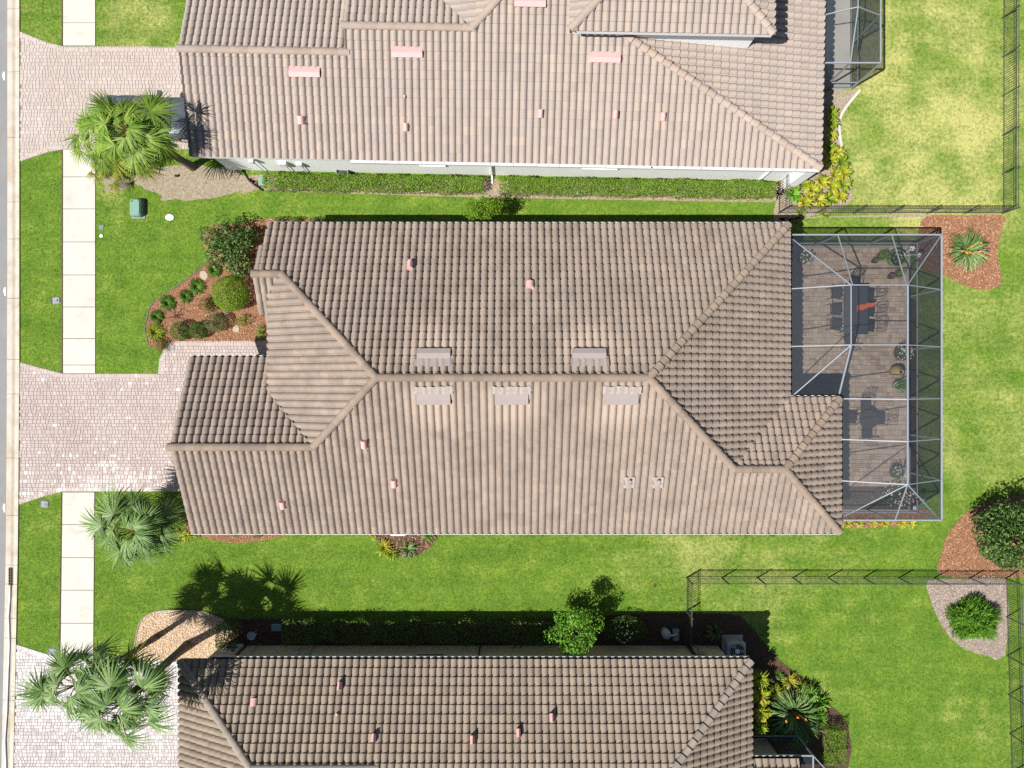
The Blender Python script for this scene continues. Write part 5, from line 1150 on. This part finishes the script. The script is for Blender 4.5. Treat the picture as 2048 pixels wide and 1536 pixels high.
planter(1804, 706, .34, .4, 'terracotta', "large pot of white and pink flowers beside the tan urn", 'tuft', 520, .08, ('fl_white', 42, 'fl_pink'), 1.25); planter(1797, 772, .21, .4, 'white_pot', "leafy green plant in a white pot beside the tan urn", 'tuft', 420, .10, None, 1.5)
planter(1794, 946, .30, .4, 'terracotta', "pot of pale pink and white flowers at the patio's south edge", 'tuft', 460, .08, ('fl_white', 32, 'fl_pink'), 1.3)
u_ = thing("urn", (G(1796, 744, .5).x, G(1796, 744, .5).y, PZ), "tan glazed egg shaped urn with dark mouth on the patio", "urn")
MB().lathe([(.14, 0), (.26, .12), (.33, .33), (.28, .55), (.14, .68), (.10, .74), (.12, .76), (.09, .75), (.08, .6)], n=24).build("body", M['tan_glaze'], u_, True); MB().lathe([(.001, .70), (.085, .69)], n=16).build("mouth", M['black'], u_)
fb = thing("flower_bush", (G(1800, 985, .5).x, G(1800, 990, .5).y, 0), "spreading white and pink flower mass inside the enclosure's south bed", "plant")
V, F, T = leaf_cloud(1500, ell_sampler(.95, .55, .35, .3, .6, .3, .03, 8), .08, .8, .4, 9); link(bpy.data.objects.new("foliage", np_mesh("foliage", V, [F], T, M['boxwood'])), fb); rr = random.Random(2)
for i in range(95):
    a = rr.uniform(0, 6.28); q = math.sqrt(rr.random()); f = MB(); f.lathe([(.001, 0), (.034, .01), (.012, .035)], (.95*q*math.cos(a), .6*q*math.sin(a), .68 - .3*q*q), 6); f.build("flower", M['fl_white' if rr.random() < .65 else 'fl_pink'], fb)
shrub(1706, 1000, 18, "sparse low plant in the bed at the enclosure's house corner", 'olive', 240, .07, .4, shell=.8, sq=.5, sx=1.3)

# ------------------------------------------------------------------ parked car
M['car_paint'] = plain("car_paint", (.10, .115, .15), (.095, .11, .14), 2, .3, metal=.3, spec=.5); M['car_glass'] = plain("car_glass", (.17, .24, .235), (.14, .20, .20), 3, .12, spec=.6); M['rubber'] = plain("rubber", (.02, .02, .02), rough=.8); M['chrome'] = plain("chrome", (.6, .6, .62), rough=.2, metal=1.)
car = thing("parked_car", (-17.2, 12.72, .03), "dark grey sport utility car parked nose to the garage, half under the palm", "car")
def loft(secs, close=True):
    """secs: list of (x, [(y, z)...]) rings mirrored in y"""
    mb = MB(); n = len(secs[0][1]); vs = []
    for x, ring in secs: vs += [(x, y, z) for y, z in ring]
    fs = [(i*n+j, i*n+(j+1) % n, (i+1)*n+(j+1) % n, (i+1)*n+j) for i in range(len(secs)-1) for j in range(n)] + [tuple(range(n-1, -1, -1)), tuple((len(secs)-1)*n + j for j in range(n))]
    return mb.add(vs, fs)
def ring(w_, z0, z1, c=.12): return [(-w_, z0+.05), (-w_*1.0, (z0+z1)/2), (-w_*.97, z1-c), (-w_*.86, z1-.02), (-w_*.4, z1), (w_*.4, z1), (w_*.86, z1-.02), (w_*.97, z1-c), (w_, (z0+z1)/2), (w_, z0+.05), (w_*.85, z0), (-w_*.85, z0)]
S = [(-2.40, .56, .46, .80), (-2.36, .72, .40, .88), (-2.24, .86, .32, .98), (-2.0, .93, .26, 1.04), (-1.0, .95, .24, 1.05), (.5, .95, .24, 1.05), (.95, .95, .24, 1.06), (1.5, .93, .25, 1.01), (2.0, .88, .28, .93), (2.25, .78, .34, .82), (2.36, .62, .42, .70)]
loft([(x, ring(w_, a, b)) for x, w_, a, b in S]).build("body", M['car_paint'], car, True)
def cring(w0, w1, z0, z1): return [(-w0, z0), (-w1, z1-.1), (-w1*.9, z1-.02), (-w1*.4, z1), (w1*.4, z1), (w1*.9, z1-.02), (w1, z1-.1), (w0, z0)]
loft([(-2.24, cring(.80, .62, .98, 1.30)), (-2.05, cring(.86, .70, 1.0, 1.62)), (-1.2, cring(.88, .73, 1.0, 1.70)), (-.2, cring(.88, .73, 1.0, 1.70)), (.25, cring(.88, .70, 1.0, 1.64)), (1.02, cring(.84, .80, 1.0, 1.07))]).build("cabin", M['car_paint'], car, True)
MB().add([(.27, -.64, 1.645), (.27, .64, 1.645), (1.0, .77, 1.095), (1.0, -.77, 1.095)], [(0, 3, 2, 1)]).build("windscreen", M['car_glass'], car)
MB().add([(-2.075, -.60, 1.58), (-2.075, .60, 1.58), (-2.27, .66, 1.08), (-2.27, -.66, 1.08)], [(0, 1, 2, 3)]).build("rear_window", M['car_glass'], car)
for s_ in (-1, 1):
    for a, b in ((-1.95, -1.25), (-1.2, -.35), (-.3, .55)): MB().add([(a, s_*.895, 1.08), (b, s_*.895, 1.08), (b - .08, s_*.765, 1.58), (a + .05, s_*.765, 1.58)], [(0, 1, 2, 3) if s_ < 0 else (3, 2, 1, 0)]).build("side_window", M['car_glass'], car)
    m_ = MB(); m_.cbox(.42, .62, s_*.97 - .02, s_*.97 + s_*.2, 1.02, 1.2, .03); m_.build("mirror", M['car_paint'], car, False)
    MB().tube([(-1.8, s_*.64, 1.70), (-1.0, s_*.66, 1.76), (.1, s_*.66, 1.72)], .02, 6).build("roof_rail", M['chrome'], car)
    for x in (-1.42, 1.42):
        w_ = MB(); w_.tube([(x, s_*.70, .34), (x, s_*.955, .34)], .34, 20); o = w_.build("wheel", M['rubber'], car); MB().tube([(x, s_*.95, .34), (x, s_*.965, .34)], .22, 16).build("rim", M['chrome'], o)
    MB().cbox(2.12, 2.30, s_*.5 - .14, s_*.5 + .14, .68, .80, .03).build("headlight", M['white'], car)

# ------------------------------------------------------------------ utility things on the lawns
M['util_green'] = plain("utility_green", (.17, .30, .24), (.14, .26, .21), 6, .5); M['lid_grey'] = plain("lid_grey", (.26, .28, .30), (.22, .24, .26), 9, .8, .3)
p = G(271, 415, .3); o = thing("utility_box", (p.x, p.y, 0), "rounded sage green utility box on the north lawn", "utility box"); MB().cbox(-.27, .27, -.42, .42, -.05, .40, .08).build("cover", M['util_green'], o); MB().lathe([(.04, .40), (.04, .415), (.001, .415)], (-.12, .28, 0), 10).build("lock", M['bronze'], o)
MB().box((-.32, -.47, -.05), (.32, .47, .03)).build("base", M['lid_grey'], o)
p = G(340, 435); o = MB(); o.lathe([(.20, -.03), (.20, .05), (.17, .07), (.001, .075)], (p.x, p.y, 0), 9, sx=1.1, sy=.8); tag(o.build("concrete_lid", M['white']), "rough white concrete lid beside the green utility box", "lid")
p = G(203, 472); o = MB(); o.lathe([(.085, -.03), (.085, .035), (.07, .045), (.001, .045)], (p.x, p.y, 0), 14); tag(o.build("cleanout_cap", M['white']), "small round white cap beside the sidewalk", "cap")
p = G(203, 454); o = thing("valve_box", (p.x, p.y, 0), "small green slotted lid beside the sidewalk", "valve box"); MB().box((-.11, -.12, -.03), (.11, .12, .03)).build("lid", M['util_green'], o); [MB().box((-.09, -.08 + .06*i, .03), (.09, -.06 + .06*i, .036)).build("slot", M['bronze'], o) for i in range(4)]
for px, py, rz, l_ in ((113, 601, .1, "grey meter box lid on the verge by the front sidewalk slabs"), (90, 1008, -.15, "grey meter box lid beside the middle driveway's flare"), (106, 1303, -.1, "grey meter box lid beside the pale driveway's flare")):
    p = G(px, py); o = thing("meter_box", (p.x, p.y, 0), l_, "meter box", rz=rz); MB().cbox(-.20, .20, -.18, .18, -.05, .05, .05).build("lid", M['lid_grey'], o); MB().box((-.27, -.16, -.05), (-.205, .16, .012)).build("rim", M['bronze'], o); MB().box((.04, -.05, .05), (.12, .05, .056)).build("reader_cover", M['bronze'], o)
# storm drain and the white hose that runs from it
p = G(27, 1153); dr = thing("storm_drain", (p.x, p.y, .0), "brown iron grate of the storm drain in the kerb", "drain")
MB().box((-.22, -.44, -.02), (.22, .44, .030)).build("pit", M['potsoil'], dr)
M['rust'] = plain("rusty_iron", (.14, .10, .085), (.09, .065, .055), 15, .8)
for i in range(5): MB().box((-.20 + .1*i - .012, -.43, .03), (-.20 + .1*i + .012, .43, .052)).build("bar", M['rust'], dr)
for i in range(7): MB().box((-.21, -.42 + .14*i - .014, .032), (.21, -.42 + .14*i + .014, .05)).build("cross_bar", M['rust'], dr)
M['hose'] = plain("white_hose", (.72, .72, .74), (.62, .62, .65), 12, .6)
hp = [(22, 1169), (21, 1195), (18, 1232), (19, 1260), (20, 1290), (17, 1360), (15, 1420), (11, 1480), (13, 1530), (8, 1600), (6, 1700)]
tag(MB().tube([tuple(G(x, y)[:2]) + (.045,) for x, y in hp], .045, 7).build("drain_hose", M['hose'], None, True), "long white hose lying in the gutter below the storm drain", "hose")
for px, py, l_ in ((8, 152, "white chalk survey mark on the road by the north driveway"), (10, 583, "white chalk survey mark on the road opposite the front lawn"), (9, 1016, "white chalk survey mark on the road by the middle driveway")):
    mb = MB(); q = [(-1.5, -8), (1.2, -9), (1.6, 8), (-1, 9), (-1.6, 4), (-3.6, 0)]; mb.add([tuple(G(px + a, py + b)[:2]) + (.0085,) for a, b in q][::-1], [tuple(range(6))]); tag(mb.build("road_mark", M['hose']), l_, "road mark")
# landscape lights / sprinkler heads
for px, py in ((845, 383), (1045, 386), (1155, 387), (1425, 391)):
    p = G(px, py); o = thing("path_light", (p.x, p.y, 0), "tiny white garden light in the mulch before the bright hedge", "garden light", "garden lights before the hedge"); MB().tube([(0, 0, -.05), (0, 0, .12)], .012, 6).build("stake", M['bronze'], o); MB().lathe([(.05, .12), (.06, .14), (.001, .16)], n=10).build("lamp_head", M['white'], o)
p = G(355, 353); o = thing("path_light", (p.x, p.y, 0), "black spotlight on the bare soil beside the palm trunk", "garden light"); MB().tube([(0, 0, -.05), (0, 0, .1)], .02, 6).build("stake", M['black'], o); MB().lathe([(.06, .1), (.07, .16), (.05, .17), (.001, .15)], n=12).build("lamp_head", M['black'], o)
p = G(1290 + 20, 1171); tag(MB().lathe([(.10, -.02), (.08, .02), (.001, .03)], (p.x, p.y, 0), 8, sx=1, sy=1.3).build("soil_heap", M['mulch_d']), "small dark bare spot on the lawn outside the fence", "soil heap")
# fittings on the white wall
def wbox(px, py, z, sx, sy, sz, mat, label, cat, name, group=None):
    v0 = G(px, py, z); u = v0.x; wy = OY + .33 + math.tan(A_N)*u; o = thing(name, (u, wy, z), label, cat, group, world=True)
    MB().cbox(u - sx/2, u + sx/2, wy - sy, wy + .02, z - sz/2, z + sz/2, .012).build("case", M[mat], o); MB().tube([(u, wy - sy*.4, z - sz/2), (u, wy - sy*.4, .05)], .022, 6).build("conduit", M[mat], o); MB().cbox(u - sx*.4, u + sx*.4, wy - sy - .012, wy - sy + .005, z - sz*.4, z + sz*.4, .01).build("door", M[mat], o)
wbox(567, 323, 1.4, .35, .16, .5, 'white', "white electric meter box on the white wall, wider of two", "meter", "electric_meter"); wbox(600, 330, 1.3, .25, .14, .4, 'white', "white service box on the white wall, narrower of two", "service box", "service_box"); wbox(503, 317, 1.9, .22, .2, .25, 'white', "small white fixture high on the white wall near the garage", "fixture", "wall_fixture")
M['dkgrey'] = plain("dark_grey_plastic", (.05, .055, .06), rough=.6)
p = G(685, 347, .35); o = thing("hose_reel", (p.x, p.y, 0), "dark hose reel on the ground against the white wall", "hose reel"); MB().tube([(-.25, 0, .25), (.25, 0, .25)], .17, 14).build("drum", M['dkgrey'], o); [MB().tube([(s_*.26, 0, .25), (s_*.29, 0, .25)], .24, 16).build("flange", M['lid_grey'], o) for s_ in (-1, 1)]; MB().box((-.28, -.2, -.02), (.28, .2, .04)).build("base", M['dkgrey'], o)
p = G(524, 362, .1); o = thing("irrigation_box", (p.x, p.y, 0), "pale green ground box at the start of the bright hedge", "utility box"); MB().cbox(-.19, .19, -.22, .22, -.05, .12, .03).build("lid", M['pale_green'] if 'pale_green' in M else M['util_green'], o)
tag(MB().tube([tuple(G(x, y)[:2]) + (.05,) for x, y in ((484, 336), (490, 348), (498, 360), (512, 372), (527, 381))], .045, 8).build("drain_pipe", M['black'], None, True), "black flexible drain pipe curving over bare soil from the white wall", "pipe")
# air conditioners
def ac(x, y, label, mat):
    o = thing("air_conditioner", (x, y, 0), label, "air conditioner"); MB().box((-.5, -.5, -.05), (.5, .5, .08)).build("pad", M['concrete'], o); b = MB(); b.cbox(-.43, .43, -.43, .43, .08, .86, .10); b.build("case", M[mat], o)
    for i in range(9): a = .14 + .075*i; MB().box((-.436, -.34, a), (.436, .34, a + .02)).build("louvre", M[mat], o)
    g_ = MB(); [g_.tube([(r_*math.cos(t_), r_*math.sin(t_), .885) for t_ in [2*math.pi*i/24 for i in range(25)]], .006, 4) for r_ in (.12, .2, .28, .35)]; g_.build("grille", M['white'], o); MB().lathe([(.001, .868), (.36, .868)], n=24).build("fan_well", M['dkgrey'], o); MB().lathe([(.11, .87), (.11, .91), (.001, .92)], n=16).build("fan_hub", M['white'], o)
    for i in range(3): a = i*2.094; MB().add([(.1*math.cos(a), .1*math.sin(a), .872), (.33*math.cos(a - .3), .33*math.sin(a - .3), .870), (.33*math.cos(a + .3), .33*math.sin(a + .3), .880)], [(0, 1, 2)]).build("fan_blade", M['lid_grey'], o)
M['ac_white'] = plain("ac_white", (.66, .68, .68), (.6, .62, .62), 4, .5); M['ac_grey'] = plain("ac_grey", (.36, .38, .42), (.32, .34, .38), 4, .5)
ac(-5.44, -6.84, "white air conditioner half hidden under the tan roof's south eave", 'ac_white'); ac(10.75, -12.75, "grey air conditioner at the shaded corner of the buff roofed house", 'ac_grey')
# fittings along the shaded tan wall
p = G(502, 1272, .9); o = thing("satellite_dish", (p.x, p.y, 0), "round bluish satellite dish in the shaded hedge gap", "satellite dish"); MB().tube([(0, 0, -.05), (0, 0, .8)], .025, 8).build("mast", M['lid_grey'], o); MB().lathe([(.001, .80), (.12, .82), (.20, .87), (.205, .875), (.12, .835), (.001, .815)], n=20).build("dish", M['ac_grey'], o); MB().tube([(.16, 0, .84), (.3, .15, 1.02)], .012, 6).build("feed_arm", M['white'], o)
p = G(552, 1256, .15); o = thing("irrigation_box", (p.x, p.y, 0), "pale ground box at the dark hedge's end in shade", "utility box"); MB().cbox(-.24, .24, -.17, .17, -.05, .14, .03).build("lid", M['util_green'], o)
def wbox3(x, z, sx, sy, sz, mat, label, cat, name):
    o = thing(name, (x, -12.78, z), label, cat, world=True); MB().cbox(x - sx/2, x + sx/2, -12.80, -12.78 + sy, z - sz/2, z + sz/2, .012).build("case", M[mat], o); MB().tube([(x, -12.78 + sy*.4, z - sz/2), (x, -12.78 + sy*.4, .05)], .022, 6).build("conduit", M[mat], o); MB().cbox(x - sx*.4, x + sx*.4, -12.78 + sy - .005, -12.78 + sy + .012, z - sz*.4, z + sz*.4, .01).build("door", M[mat], o)
wbox3(-10.2, 1.5, .36, .16, .5, 'ac_grey', "grey electric meter box on the shaded tan wall", "meter", "electric_meter"); wbox3(-9.6, 1.6, .38, .13, .3, 'util_green', "sage green service box on the shaded tan wall", "service box", "service_box"); wbox3(-12.35, 1.7, .25, .18, .2, 'ac_grey', "small grey wall fixture near the satellite dish", "fixture", "wall_fixture"); wbox3(8.95, 1.3, .3, .12, .4, 'lid_grey', "narrow grey control box on the tan wall by the short fence", "control box", "control_box")
p = G(1345, 1272, .5); o = thing("pool_pump", (p.x, p.y, 0), "grey pool pump and filter in shade beside the short fence", "pool equipment"); MB().box((-.5, -.35, -.05), (.42, .35, .04)).build("pad", M['dkgrey'], o); MB().tube([(.2, -.25, .3), (.2, .25, .3)], .17, 14).build("pump", M['lid_grey'], o); MB().lathe([(.2, .06), (.22, .4), (.2, .7), (.1, .8), (.001, .82)], (-.3, .1, 0), 16).build("filter_tank", M['ac_grey'], o, True); MB().tube([(-.3, .1, .75), (0, .1, .72), (.2, .1, .5), (.2, .1, .35)], .03, 8).build("pipe", M['white'], o)
sl2 = G(1552, 1496); tag(MB().prism([(p_.x, p_.y) for p_ in (G(1527, 1492), G(1541, 1490), G(1562, 1530), G(1545, 1535))], 0, .06).build("stepping_slab", M['concrete']), "grey concrete slab lying in deep shade behind the buff roofed house", "slab")
